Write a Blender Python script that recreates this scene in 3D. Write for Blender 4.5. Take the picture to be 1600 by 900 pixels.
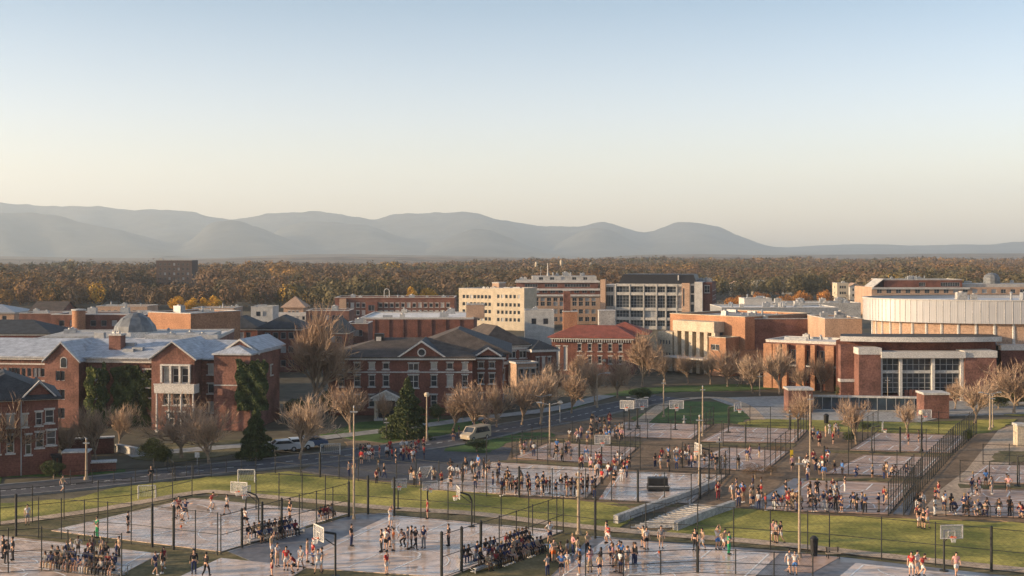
import bpy, bmesh, math, random
import numpy as np
from mathutils import Vector, Matrix
random.seed(7); rng = np.random.default_rng(7)
for o in list(bpy.data.objects): bpy.data.objects.remove(o)
scene = bpy.context.scene; COL = scene.collection
R = math.radians
# ---------------------------------------------------------------- camera, sky, sun, exposure
F, H, HZ = 1900.0, 25.0, 395.0           # focal length in photo pixels, eye height, horizon row
cam_d = bpy.data.cameras.new('camera'); cam = bpy.data.objects.new('camera', cam_d); COL.objects.link(cam)
cam.location = (0, 0, H); cam.rotation_euler = (R(90), 0, 0)
cam_d.sensor_width = 36; cam_d.lens = F/1600*36; cam_d.shift_y = -(450-HZ)/1600
cam_d.clip_start = 1; cam_d.clip_end = 60000
scene.camera = cam
SUN_EL, SUN_AZ = R(12), R(-101)          # azimuth clockwise from +Y (view direction)
sdir = Vector((math.sin(SUN_AZ)*math.cos(SUN_EL), math.cos(SUN_AZ)*math.cos(SUN_EL), math.sin(SUN_EL)))
world = bpy.data.worlds.new('World'); scene.world = world; world.use_nodes = True
wn = world.node_tree; wn.nodes.clear()
sky = wn.nodes.new('ShaderNodeTexSky'); sky.sky_type = 'NISHITA'; sky.sun_disc = False
sky.sun_elevation = SUN_EL; sky.sun_rotation = SUN_AZ
sky.air_density = 1.0; sky.dust_density = 1.6; sky.ozone_density = 2.6; sky.altitude = 100
bg = wn.nodes.new('ShaderNodeBackground'); bg.inputs[1].default_value = 0.122
wo = wn.nodes.new('ShaderNodeOutputWorld')
wt = wn.nodes.new('ShaderNodeTexCoord'); wsx = wn.nodes.new('ShaderNodeSeparateXYZ'); wr = wn.nodes.new('ShaderNodeValToRGB'); wm = wn.nodes.new('ShaderNodeVectorMath'); wm.operation = 'MULTIPLY'
wn.links.new(wt.outputs['Generated'], wsx.inputs[0]); wn.links.new(wsx.outputs['Z'], wr.inputs[0]); cr = wr.color_ramp
cr.elements[0].position = 0; cr.elements[0].color = (2.2,1.70,1.42,1); cr.elements[1].position = .45; cr.elements[1].color = (1,1,1,1)
for p_, c_ in ((.05,(2.05,1.60,1.38,1)), (.11,(1.62,1.35,1.27,1)), (.2,(.98,.99,1.0,1))): e_ = cr.elements.new(p_); e_.color = c_
wh = wn.nodes.new('ShaderNodeHueSaturation'); wh.inputs['Saturation'].default_value = .78; wn.links.new(sky.outputs[0], wh.inputs['Color']); wn.links.new(wh.outputs[0], wm.inputs[0]); wn.links.new(wr.outputs[0], wm.inputs[1]); wn.links.new(wm.outputs[0], bg.inputs[0]); wn.links.new(bg.outputs[0], wo.inputs[0])
sl = bpy.data.lights.new('sun', 'SUN'); sl.energy = 4.5; sl.angle = R(0.6); sl.color = (1.0, 0.72, 0.43)
so = bpy.data.objects.new('sun', sl); COL.objects.link(so); so.location = (-200, -100, 200)
so.rotation_euler = sdir.to_track_quat('Z', 'Y').to_euler()
scene.view_settings.view_transform = 'Standard'; scene.view_settings.look = 'None'
scene.view_settings.exposure = .96; scene.view_settings.gamma = 1
scene.render.engine = 'CYCLES'
scene.cycles.max_bounces = 6; scene.cycles.volume_bounces = 3; scene.cycles.transparent_max_bounces = 8
# ---------------------------------------------------------------- mapping (ground points of the place)
def G(u, v):
    Y = F*H/(v-HZ); return ((u-800)/F*Y, Y)
def PX(u, Y): return (u-800)/F*Y
def PZ(v, Y): return H-(v-HZ)/F*Y
# ---------------------------------------------------------------- materials
MATS = {}
def mat(name, col, rough=.85, var=.18, scale=1.0, bump=0.0, metal=0.0, spec=.3, col2=None, scale2=None, rvar=0.0, attr=None, courses=None, sss=0):
    if name in MATS: return MATS[name]
    m = bpy.data.materials.new(name); m.use_nodes = True; n = m.node_tree; L = n.links
    b = n.nodes['Principled BSDF']; b.inputs['Roughness'].default_value = rough; b.inputs['Metallic'].default_value = metal
    b.inputs['Specular IOR Level'].default_value = spec
    tc = n.nodes.new('ShaderNodeTexCoord'); src = tc.outputs['Object']
    ns = n.nodes.new('ShaderNodeTexNoise'); ns.inputs['Scale'].default_value = scale; ns.inputs['Detail'].default_value = 5
    L.new(src, ns.inputs['Vector'])
    mx = n.nodes.new('ShaderNodeMix'); mx.data_type = 'RGBA'
    c1 = [max(0, c*(1-var)) for c in col]; c2 = [c*(1+var) for c in (col2 or col)]
    mx.inputs[6].default_value = (*c1, 1); mx.inputs[7].default_value = (*c2, 1)
    rp = n.nodes.new('ShaderNodeMapRange'); rp.inputs[1].default_value = .36; rp.inputs[2].default_value = .64
    L.new(ns.outputs['Fac'], rp.inputs[0]); L.new(rp.outputs[0], mx.inputs[0])
    out = mx.outputs[2]
    if scale2:
        n2 = n.nodes.new('ShaderNodeTexNoise'); n2.inputs['Scale'].default_value = scale2; n2.inputs['Detail'].default_value = 3
        L.new(src, n2.inputs['Vector'])
        r2 = n.nodes.new('ShaderNodeMapRange'); r2.inputs[1].default_value = .3; r2.inputs[2].default_value = .7
        r2.inputs[3].default_value = .68; r2.inputs[4].default_value = 1.25
        L.new(n2.outputs['Fac'], r2.inputs[0])
        vm = n.nodes.new('ShaderNodeVectorMath'); vm.operation = 'SCALE'
        L.new(out, vm.inputs[0]); L.new(r2.outputs[0], vm.inputs['Scale']); out = vm.outputs[0]
    if courses:
        wv = n.nodes.new('ShaderNodeTexWave'); wv.bands_direction = courses[0]; wv.inputs['Scale'].default_value = courses[1]
        wv.inputs['Distortion'].default_value = courses[3] if len(courses) > 3 else 0.3; L.new(src, wv.inputs['Vector'])
        r3 = n.nodes.new('ShaderNodeMapRange'); r3.inputs[3].default_value = 1-courses[2]; r3.inputs[4].default_value = 1+courses[2]*.5
        L.new(wv.outputs['Fac'], r3.inputs[0])
        vm = n.nodes.new('ShaderNodeVectorMath'); vm.operation = 'SCALE'
        L.new(out, vm.inputs[0]); L.new(r3.outputs[0], vm.inputs['Scale']); out = vm.outputs[0]
    if attr:
        at = n.nodes.new('ShaderNodeAttribute'); at.attribute_name = attr
        vm = n.nodes.new('ShaderNodeVectorMath'); vm.operation = 'MULTIPLY'
        L.new(out, vm.inputs[0]); L.new(at.outputs['Color'], vm.inputs[1]); out = vm.outputs[0]
    L.new(out, b.inputs['Base Color'])
    if rvar:
        r4 = n.nodes.new('ShaderNodeMapRange'); r4.inputs[1].default_value = .38; r4.inputs[2].default_value = .62
        r4.inputs[3].default_value = rough-rvar; r4.inputs[4].default_value = rough+rvar
        n5 = n.nodes.new('ShaderNodeTexNoise'); n5.inputs['Scale'].default_value = .35; n5.inputs['Detail'].default_value = 6
        L.new(src, n5.inputs['Vector']); L.new(n5.outputs['Fac'], r4.inputs[0]); L.new(r4.outputs[0], b.inputs['Roughness'])
    if bump:
        bp = n.nodes.new('ShaderNodeBump'); bp.inputs['Strength'].default_value = bump; bp.inputs['Distance'].default_value = .1
        L.new(ns.outputs['Fac'], bp.inputs['Height']); L.new(bp.outputs[0], b.inputs['Normal'])
    MATS[name] = m; return m
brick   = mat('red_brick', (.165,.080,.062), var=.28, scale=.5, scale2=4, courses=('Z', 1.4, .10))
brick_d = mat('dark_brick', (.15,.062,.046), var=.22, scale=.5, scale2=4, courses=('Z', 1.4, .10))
brick_o = mat('orange_sunlit_brick', (.34,.175,.10), var=.14, scale=.4, scale2=4, courses=('Z', 1.1, .08))  # brighter, warmer copy of the brick with sunlight put into its colour
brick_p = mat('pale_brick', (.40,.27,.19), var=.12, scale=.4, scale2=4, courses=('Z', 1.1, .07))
cream   = mat('cream_stone', (.47,.40,.30), var=.10, scale=.6, scale2=5)
white   = mat('white_trim', (.50,.48,.45), var=.08, scale=.8, scale2=6)
stone   = mat('grey_stone', (.42,.41,.39), var=.14, scale=.7, scale2=5)
conc    = mat('concrete', (.36,.35,.33), var=.15, scale=.5, scale2=3)
roof_w  = mat('pale_metal_roof', (.36,.38,.41), rough=.5, var=.06, scale=.25, scale2=1.2, courses=('X', .8, .10, 0.1))
roof_d  = mat('slate_and_shaded_roof', (.036,.040,.046), rough=.75, var=.25, scale=.8, scale2=6, courses=('Z', 2.2, .15))  # real slate roofs, and shade coloured onto right slopes of brown hips
roof_b  = mat('brown_shingle_roof', (.080,.064,.054), rough=.85, var=.22, scale=.8, scale2=6, courses=('Z', 2.2, .15))
roof_r  = mat('red_tile_roof', (.24,.07,.045), rough=.8, var=.18, scale=.6, scale2=5, courses=('X', 2.0, .15))
roof_f  = mat('gravel_flat_roof', (.30,.29,.28), var=.25, scale=.25, scale2=2)
roof_fw = mat('white_membrane_roof', (.62,.60,.57), var=.12, scale=.2, scale2=1.5)
black   = mat('black_metal', (.018,.018,.02), rough=.5, var=.2, scale=3)
metal_g = mat('grey_metal', (.30,.31,.32), rough=.45, var=.15, scale=2, metal=.3)
silver  = mat('ribbed_white_metal', (.44,.44,.445), rough=.45, var=.06, scale=.2, courses=('X', .9, .10, 0), metal=.1)
glass   = mat('window_glass', (.035,.042,.05), rough=.08, var=.5, scale=.6, spec=.7)
blind   = mat('window_blind', (.34,.33,.30), rough=.4, var=.2, scale=.9, spec=.6)
fence_m = mat('fence_paint', (.022,.024,.024), rough=.55, var=.3, scale=2)
wood_p  = mat('tan_pole', (.30,.235,.17), rough=.8, var=.2, scale=4)
bark    = mat('bark', (.27,.20,.14), rough=.95, var=.3, scale=3)
twig    = mat('bare_twigs', (.37,.255,.175), rough=.95, var=.25, scale=.4)
twig2   = mat('pale_twigs', (.45,.325,.225), rough=.95, var=.25, scale=.4)
needle  = mat('evergreen_needles', (.062,.078,.030), rough=.9, var=.4, scale=.8)
needle2 = mat('olive_leaves', (.10,.10,.030), rough=.9, var=.4, scale=.8)
ivy_m   = mat('ivy_leaves', (.046,.062,.022), rough=.8, var=.5, scale=.8)
ivy_l   = mat('bright_ivy_leaves', (.10,.115,.03), rough=.8, var=.4, scale=.8)
yellow_l= mat('yellow_leaves', (.52,.30,.035), rough=.9, var=.25, scale=.3)
brown_l = mat('brown_leaves', (.15,.10,.06), rough=.95, var=.3, scale=.3)
orange_l= mat('orange_leaves', (.36,.16,.04), rough=.9, var=.25, scale=.3)
forest_m= mat('autumn_wood', (1,1,1), rough=.95, var=.12, scale=.05, attr='tint')
grass   = mat('lawn_grass', (.17,.19,.032), rough=.95, var=.35, scale=.16, scale2=2.5, bump=.6, col2=(.31,.26,.06))
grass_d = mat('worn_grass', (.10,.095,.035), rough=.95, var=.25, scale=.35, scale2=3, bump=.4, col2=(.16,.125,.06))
grass_g = mat('green_grass', (.055,.10,.022), rough=.95, var=.25, scale=.3, scale2=3, bump=.4)
dirt    = mat('bare_soil', (.19,.13,.08), rough=.95, var=.25, scale=.3, scale2=2, bump=.3)
ground_m= mat('campus_ground', (.10,.085,.055), rough=.95, var=.3, scale=.03, scale2=.4, bump=.2)
asphalt = mat('asphalt', (.072,.072,.078), rough=.8, var=.18, scale=.2, scale2=1.5)
asph_w  = mat('damp_asphalt', (.15,.145,.15), rough=.45, var=.16, scale=.2, scale2=1.3, rvar=.15, spec=.5)
path_m  = mat('path_gravel', (.44,.33,.23), rough=.9, var=.15, scale=.3, scale2=2.5)
plaza_m = mat('plaza_paving', (.30,.29,.27), rough=.8, var=.12, scale=.2, scale2=1.5)
court_m = mat('wet_court_surface', (.56,.42,.32), rough=.24, var=.12, scale=.14, scale2=.9, rvar=.22, spec=.6)
court_p = mat('pink_court_surface', (.44,.29,.21), rough=.5, var=.14, scale=.15, scale2=.9, rvar=.1, spec=.4)
line_m  = mat('white_court_paint', (.72,.71,.68), rough=.6, var=.1, scale=1)
blue_g  = mat('dark_glass_wall', (.02,.035,.055), rough=.12, var=.3, scale=.6, spec=.8)
orange_p= mat('orange_rim_paint', (.55,.09,.02), rough=.5, var=.1, scale=2)
kerb_m  = mat('kerb_stone', (.20,.19,.18), var=.15, scale=1)
board_m = mat('clear_backboard', (.50,.50,.50), rough=.25, var=.1, scale=2); board_m.node_tree.nodes['Principled BSDF'].inputs['Alpha'].default_value = .3
net_m   = mat('white_net', (.7,.7,.68), rough=.9, var=.1, scale=2)
skin_ms = [mat('skin_light', (.50,.30,.21), .6, .05), mat('skin_tan', (.32,.18,.11), .6, .05), mat('skin_dark', (.11,.06,.04), .6, .05)]
hair_ms = [mat('hair_dark', (.018,.012,.01), .6, .1), mat('hair_brown', (.07,.035,.018), .6, .1), mat('hair_fair', (.28,.18,.08), .6, .1)]
# ---------------------------------------------------------------- mesh building
class MB:
    def __init__(s): s.v = []; s.f = []; s.m = []
    def face(s, pts, mi=0):
        i = len(s.v); s.v.extend([tuple(p) for p in pts]); s.f.append(tuple(range(i, i+len(pts)))); s.m.append(mi)
    def box(s, x0, x1, y0, y1, z0, z1, mi=0, T=None):
        p = [(x0,y0,z0),(x1,y0,z0),(x1,y1,z0),(x0,y1,z0),(x0,y0,z1),(x1,y0,z1),(x1,y1,z1),(x0,y1,z1)]
        if T: p = [tuple(T @ Vector(q)) for q in p]
        i = len(s.v); s.v += p
        for q in ((0,3,2,1),(4,5,6,7),(0,1,5,4),(1,2,6,5),(2,3,7,6),(3,0,4,7)): s.f.append(tuple(i+k for k in q)); s.m.append(mi)
    def prism(s, poly, z0, z1, mi=0, mt=None):
        n = len(poly); i = len(s.v)
        s.v += [(p[0],p[1],z0) for p in poly]+[(p[0],p[1],z1) for p in poly]
        for k in range(n): s.f.append((i+k, i+(k+1)%n, i+n+(k+1)%n, i+n+k)); s.m.append(mi)
        s.f.append(tuple(i+n+k for k in range(n))); s.m.append(mi if mt is None else mt)
        s.f.append(tuple(i+k for k in reversed(range(n)))); s.m.append(mi)
    def tube(s, a, b, r0, r1=None, n=6, mi=0, cap=True):
        r1 = r0 if r1 is None else r1; a = Vector(a); b = Vector(b); d = (b-a)
        if d.length < 1e-6: return
        d.normalize(); t = d.orthogonal().normalized(); w = d.cross(t); i = len(s.v)
        for p, r in ((a, r0), (b, r1)):
            for k in range(n):
                an = 2*math.pi*k/n; s.v.append(tuple(p+(t*math.cos(an)+w*math.sin(an))*r))
        for k in range(n): s.f.append((i+k, i+(k+1)%n, i+n+(k+1)%n, i+n+k)); s.m.append(mi)
        if cap: s.f.append(tuple(i+n+k for k in range(n))); s.m.append(mi); s.f.append(tuple(i+k for k in reversed(range(n)))); s.m.append(mi)
    def path(s, pts, r, n=6, mi=0):
        for a, b in zip(pts[:-1], pts[1:]): s.tube(a, b, r, r, n, mi)
    def lathe(s, prof, c=(0,0,0), n=24, mi=0, a0=0, a1=2*math.pi):
        i = len(s.v); m = len(prof); full = abs(a1-a0-2*math.pi) < 1e-4; cnt = n if full else n+1
        for k in range(cnt):
            an = a0+(a1-a0)*k/n
            for r, z in prof: s.v.append((c[0]+r*math.cos(an), c[1]+r*math.sin(an), c[2]+z))
        for k in range(n):
            k2 = (k+1) % cnt
            for j in range(m-1): s.f.append((i+k*m+j, i+k2*m+j, i+k2*m+j+1, i+k*m+j+1)); s.m.append(mi)
    def hip(s, x0, x1, y0, y1, z, h, mi=0, ins=None, mr=None):
        w, d = x1-x0, y1-y0; mr = mi if mr is None else mr
        if w >= d: q = ins if ins is not None else d/2; a = (x0+q, (y0+y1)/2, z+h); b = (x1-q, (y0+y1)/2, z+h)
        else: q = ins if ins is not None else w/2; a = ((x0+x1)/2, y0+q, z+h); b = ((x0+x1)/2, y1-q, z+h)
        A, B, C, D = (x0,y0,z), (x1,y0,z), (x1,y1,z), (x0,y1,z)
        if w >= d:
            s.face((A, B, b, a), mi); s.face((B, C, b), mr); s.face((C, D, a, b), mi); s.face((D, A, a), mi)
        else:
            s.face((A, B, a), mi); s.face((B, C, b, a), mr); s.face((C, D, b), mi); s.face((D, A, a, b), mi)
        s.face((D, C, B, A), mi)
        s.box(x0, x1, y0, y1, z-.18, z-.004, mi)
    def gable_x(s, x0, x1, y0, y1, z, h, mi=0, t=.15):   # ridge along x
        ym = (y0+y1)/2
        for ya, za, yb, zb in ((y0, z, ym, z+h), (ym, z+h, y1, z)):
            s.v += []
            s.hexa([(x0,ya,za),(x1,ya,za),(x1,yb,zb),(x0,yb,zb)], t, mi)
    def gable_y(s, x0, x1, y0, y1, z, h, mi=0, t=.15, xm=None):
        xm = (x0+x1)/2 if xm is None else xm
        s.hexa([(x0,y0,z),(xm,y0,z+h),(xm,y1,z+h),(x0,y1,z)], t, mi)
        s.hexa([(xm,y0,z+h),(x1,y0,z),(x1,y1,z),(xm,y1,z+h)], t, mi)
    def hexa(s, q, t, mi=0):
        i = len(s.v); s.v += [tuple(p) for p in q]+[(p[0],p[1],p[2]+t) for p in q]
        for f in ((3,2,1,0),(4,5,6,7),(0,1,5,4),(1,2,6,5),(2,3,7,6),(3,0,4,7)): s.f.append(tuple(i+k for k in f)); s.m.append(mi)
    def mesh(s, name, mats, smooth=False):
        me = bpy.data.meshes.new(name); me.from_pydata(s.v, [], s.f)
        for m in (mats if isinstance(mats, (list, tuple)) else [mats]): me.materials.append(m)
        me.polygons.foreach_set('material_index', s.m)
        if smooth: me.polygons.foreach_set('use_smooth', [True]*len(s.f))
        me.update(); return me
    def build(s, name, mats, parent=None, smooth=False, loc=(0,0,0)):
        o = bpy.data.objects.new(name, s.mesh(name, mats, smooth)); COL.objects.link(o)
        o.parent = parent; o.location = loc; return o
def tag(o, label=None, cat=None, group=None, kind=None):
    if label: o['label'] = label
    if cat: o['category'] = cat
    if group: o['group'] = group
    if kind: o['kind'] = kind
    return o
def empty(name, loc, rz=0.0, label=None, cat=None, group=None):
    o = bpy.data.objects.new(name, None); COL.objects.link(o); o.location = loc; o.rotation_euler = (0,0,rz)
    o.empty_display_size = .5
    return tag(o, label, cat, group)
def copy_tree(o, parent=None):
    c = o.copy(); COL.objects.link(c)
    if parent: c.parent = parent
    for ch in o.children: copy_tree(ch, c)
    return c
def place(me, name, parent, loc=(0,0,0), rz=0.0):
    o = bpy.data.objects.new(name, me); COL.objects.link(o); o.parent = parent; o.location = loc; o.rotation_euler = (0,0,rz); return o
# ---------------------------------------------------------------- ground, lawns, roads, courts
def grid_sheet(name, x0, x1, y0, y1, nx, ny, z, m):
    xs = np.sign(np.linspace(-1,1,nx))*np.abs(np.linspace(-1,1,nx))**3*(x1-x0)/2+(x0+x1)/2
    ys = y0+(y1-y0)*np.linspace(0,1,ny)**3
    b = MB(); b.v = [(x,y,z) for y in ys for x in xs]
    b.f = [(j*nx+i, j*nx+i+1, (j+1)*nx+i+1, (j+1)*nx+i) for j in range(ny-1) for i in range(nx-1)]; b.m = [0]*len(b.f)
    return tag(b.build(name, m), kind='structure')
grid_sheet('ground', -13000, 13000, -300, 13500, 30, 40, -.05, ground_m)
def sheet(name, px, z, m, world=False):
    pts = px if world else [G(*p) for p in px]
    if m in (grass, grass_d, grass_g, dirt):
        q = []; rj = random.Random(len(px)*7+int(pts[0][0]*3))
        for a, c in zip(pts, pts[1:]+pts[:1]):
            n = max(1, int(math.dist(a, c)/1.1)); q += [(a[0]+(c[0]-a[0])*i/n+rj.gauss(0,.16), a[1]+(c[1]-a[1])*i/n+rj.gauss(0,.22)) for i in range(n)]
        pts = q
    b = MB(); b.prism(pts if sum((pts[i][0]*pts[(i+1)%len(pts)][1]-pts[(i+1)%len(pts)][0]*pts[i][1]) for i in range(len(pts))) > 0 else pts[::-1], -.2, z)
    return tag(b.build(name, m), kind='structure')
def smooth_line(pts, n=6):
    out = []
    P = [pts[0]]+list(pts)+[pts[-1]]
    for i in range(1, len(P)-2):
        for k in range(n):
            t = k/n; a = []
            for c in (0, 1):
                p0,p1,p2,p3 = P[i-1][c],P[i][c],P[i+1][c],P[i+2][c]
                a.append(.5*(2*p1+(p2-p0)*t+(2*p0-5*p1+4*p2-p3)*t*t+(3*p1-p0-3*p2+p3)*t**3))
            out.append(tuple(a))
    return out+[tuple(pts[-1])]
def offs(pts, d):
    out = []
    for i, p in enumerate(pts):
        a = Vector(pts[max(0,i-1)]); b = Vector(pts[min(len(pts)-1,i+1)]); t = (b-a).normalized()
        out.append((p[0]-t.y*d, p[1]+t.x*d))
    return out
def strip(name, px, w, z, m, kerb=None, z0=None, world=False):
    pts = smooth_line(px if world else [G(*p) for p in px]); l = offs(pts, w/2); r = offs(pts, -w/2)
    b = MB()
    for i in range(len(pts)-1): b.face([(*r[i],z),(*r[i+1],z),(*l[i+1],z),(*l[i],z)])
    o = tag(b.build(name, m), kind='structure')
    if kerb:
        k = MB()
        for s_ in (1, -1):
            a = offs(pts, s_*w/2); c = offs(pts, s_*(w/2+.3))
            for i in range(len(pts)-1):
                q = [a[i],a[i+1],c[i+1],c[i]]
                if s_ < 0: q = q[::-1]
                k.prism(q[::-1], -.05, z+.12)
        tag(k.build('kerb', kerb_m), kind='structure')
    return o
# lawns and soil
dark_m = mat('weathered_lead', (.13,.14,.15), rough=.55, var=.25, scale=1)
sheet('soil', [(540,690),(1100,640),(1640,668),(1700,818),(1130,800),(1000,800),(860,790),(560,752)], .010, dirt)
sheet('lawn', [(-60,815),(-60,790),(110,780),(180,762),(330,746),(450,737),(560,750),(700,764),(830,779),(960,786),(1000,800),(960,830),(860,817),(740,803),(600,793),(420,776),(300,768),(160,796),(0,822)], .03, grass)
sheet('lawn', [(1040,832),(1135,793),(1300,806),(1640,820),(1700,897),(1400,868),(1200,848)], .03, grass)
sheet('worn_verge', [(-80,832),(0,822),(160,799),(300,774),(420,780),(600,797),(740,806),(860,822),(1000,836),(1200,853),(1400,876),(1700,905),(1700,920),(1200,935),(-200,940)], .02, grass_d)
sheet('lawn', [(1150,662),(1190,655),(1440,659),(1590,655),(1560,672),(1520,680),(1400,676),(1180,671)], .035, grass)
sheet('lawn', [(985,655),(1035,634),(1075,627),(1120,628),(1155,638),(1175,653),(1150,662),(1000,662)], .045, grass_g)
sheet('lawn', [(690,705),(720,688),(800,676),(860,676),(870,682),(800,690),(760,708)], .035, grass_g)
sheet('lawn', [(500,680),(560,660),(690,655),(760,660),(700,680),(600,692)], .035, grass_g)
sheet('lawn', [(0,760),(0,745),(130,742),(190,738),(200,733),(60,735),(-60,742),(-60,765)], .03, grass_g)
sheet('lawn', [(205,716),(270,722),(440,700),(500,690),(450,684),(300,690),(200,700)], .03, grass_d)
sheet('lawn', [(890,640),(950,620),(1060,612),(1160,610),(1230,606),(1150,600),(1000,606),(900,625)], .03, grass_g)
sheet('lawn', [(1480,645),(1640,650),(1640,632),(1500,628)], .03, grass)
sheet('worn_verge', [(1380,600),(1640,600),(1640,612),(1400,614)], .02, grass_d)
strip('road', [(-140,778),(0,768),(110,758),(240,744),(400,727),(560,710),(700,690),(800,669),(880,655),(960,637),(1050,621)], 6.4, .05, asphalt, kerb=True)
_c = smooth_line([G(*p) for p in [(-140,778),(0,768),(110,758),(240,744),(400,727),(560,710),(700,690),(800,669),(880,655),(960,637),(1050,621)]], 14)
_b = MB()
for i_ in range(0, len(_c)-1, 2):
    l_, r_ = offs(_c, .07), offs(_c, -.07); _b.face([(*r_[i_],.066),(*r_[i_+1],.066),(*l_[i_+1],.066),(*l_[i_],.066)])
tag(_b.build('road_marking', line_m), kind='structure')
sheet('plaza', [(1110,622),(1300,617),(1640,630),(1640,646),(1480,650),(1440,660),(1250,656),(1175,654),(1155,638)], .05, plaza_m)
strip('footway', [(1000,662),(1040,632),(1080,623),(1130,623),(1165,636),(1185,656)], 2.2, .06, path_m)
strip('footway', [(200,712),(300,703),(430,692),(560,678),(640,668),(760,652),(860,640),(950,618)], 3.2, .055, plaza_m)
strip('footway', [(-60,826),(0,819),(160,796),(300,771),(350,770),(420,777),(600,794),(740,803),(860,818),(1000,832),(1200,849),(1400,871),(1700,902)], 1.7, .06, path_m)
sheet('footway', [(1600,660),(1560,672),(1510,735),(1470,765),(1440,800),(1500,806),(1535,765),(1560,735),(1640,690)], .045, path_m)
sheet('basketball_yard', [(925,838),(1250,864),(1700,915),(1700,960),(800,960)], .05, asph_w)
sheet('basketball_yard', [(430,893),(355,862),(560,803),(620,802),(450,880)], .04, asph_w)
sheet('basketball_yard', [(540,700),(690,690),(800,700),(790,722),(700,760),(560,748),(470,736)], .03, asphalt)
sheet('basketball_yard', [(1170,792),(1240,748),(1265,748),(1210,797)], .04, asph_w)
sheet('basketball_yard', [(1395,803),(1425,770),(1432,770),(1420,805)], .04, asph_w)
def court(px, m, lines=True, z=.075):
    W = [Vector(G(*p)) for p in px]
    o = sheet('basketball_court', px, z, m)
    if not lines: return o
    b = MB(); zz = z+.012
    def uv(s_, t_): return (W[0].lerp(W[1], s_)).lerp(W[3].lerp(W[2], s_), t_)
    def seg(a, c, w=.14):
        p = uv(*a); q = uv(*c); d = (q-p).normalized(); n_ = Vector((-d.y, d.x))*w/2
        b.face([(*(p-n_),zz),(*(q-n_),zz),(*(q+n_),zz),(*(p+n_),zz)])
    e = .05
    for a, c in (((e,e),(1-e,e)),((1-e,e),(1-e,1-e)),((1-e,1-e),(e,1-e)),((e,1-e),(e,e)),((e,.5),(1-e,.5))): seg(a, c)
    for t0, t1 in ((e,.28),(1-e,.72)):
        seg((.37,t0),(.37,t1)); seg((.63,t0),(.63,t1)); seg((.37,t1),(.63,t1))
    for c_, r_, a0, a1 in (((.5,.5),.10,0,360),((.5,.28),.11,0,180),((.5,.72),.11,180,360),((.5,.1),.36,10,170),((.5,.9),.36,190,350)):
        pr = None
        for k in range(17):
            an = R(a0+(a1-a0)*k/16); q = (c_[0]+r_*math.cos(an), c_[1]+r_*.9*math.sin(an))
            if pr: seg(pr, q, .12)
            pr = q
    tag(b.build('court_marking', line_m), kind='structure'); return o
C_A = [(80,830),(300,779),(545,803),(345,863)]
C_B = [(610,806),(880,830),(700,903),(440,886)]
court([(p) for p in C_A], court_m); court(C_B, court_m)
court([(-90,828),(250,866),(140,925),(-200,905)], court_m)
court([(345,873),(480,887),(420,925),(230,925)], court_m, False)
court([(950,841),(1218,866),(1150,930),(845,915)], court_m)
court([(1252,866),(1312,872),(1270,896),(1225,893)], court_p, False)
court([(1337,881),(1640,912),(1600,960),(1290,920)], court_m)
MC = [[(965,737),(1135,743),(1080,787),(935,782)], [(770,722),(955,734),(915,779),(655,765)], [(860,692),(995,700),(965,727),(800,716)],
      [(975,660),(1110,665),(1080,686),(940,682)], [(1140,667),(1262,672),(1242,692),(1095,690)], [(1130,700),(1232,706),(1195,737),(1068,730)],
      [(1370,677),(1512,682),(1485,708),(1328,704)], [(1350,712),(1470,716),(1440,746),(1290,740)], [(1262,751),(1428,757),(1388,804),(1195,797)],
      [(1540,727),(1650,729),(1640,757),(1505,752)], [(1515,765),(1690,770),(1690,812),(1480,805)]]
for i, c in enumerate(MC): court(c, court_p if i not in (0, 1) else court_m, z=.07)
sheet('worn_verge', [(800,690),(860,684),(1000,690),(1000,700),(860,691)], .035, grass_d)
# ---------------------------------------------------------------- mountains, hills
def interp(pts, u):
    return np.interp(u, [p[0] for p in pts], [p[1] for p in pts])
RIDGE1 = [(-600,335),(-300,322),(-100,326),(0,319),(50,325),(100,324),(140,320),(180,326),(215,324),(250,321),(290,325),(330,332),(365,341),(400,335),(450,329),(480,332),(510,334),(550,342),(590,347),(620,338),(650,334),(690,334),(730,332),(770,338),(800,345),(840,351),(880,352),(905,354),(935,348),(960,350),(1000,364),(1010,366),(1040,355),(1075,348),(1110,352),(1150,368),(1200,384),(1240,386),(1300,380),(1350,379),(1380,380),(1450,383),(1550,383),(1600,380),(1800,372),(2200,380)]
RIDGE2 = [(-600,330),(0,334),(60,341),(100,344),(150,355),(200,366),(280,386),(300,378),(330,352),(370,343),(410,352),(450,372),(490,384),(520,396),(600,398),(660,392),(700,372),(735,361),(770,362),(810,376),(850,390),(900,397),(2200,399)]
RIDGE3 = [(-600,380),(0,385),(200,392),(350,398),(400,388),(440,358),(480,342),(530,343),(580,352),(620,366),(680,382),(740,396),(850,396),(900,368),(930,358),(960,366),(1000,384),(1050,390),(1120,392),(1200,396),(2200,398)]
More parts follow.
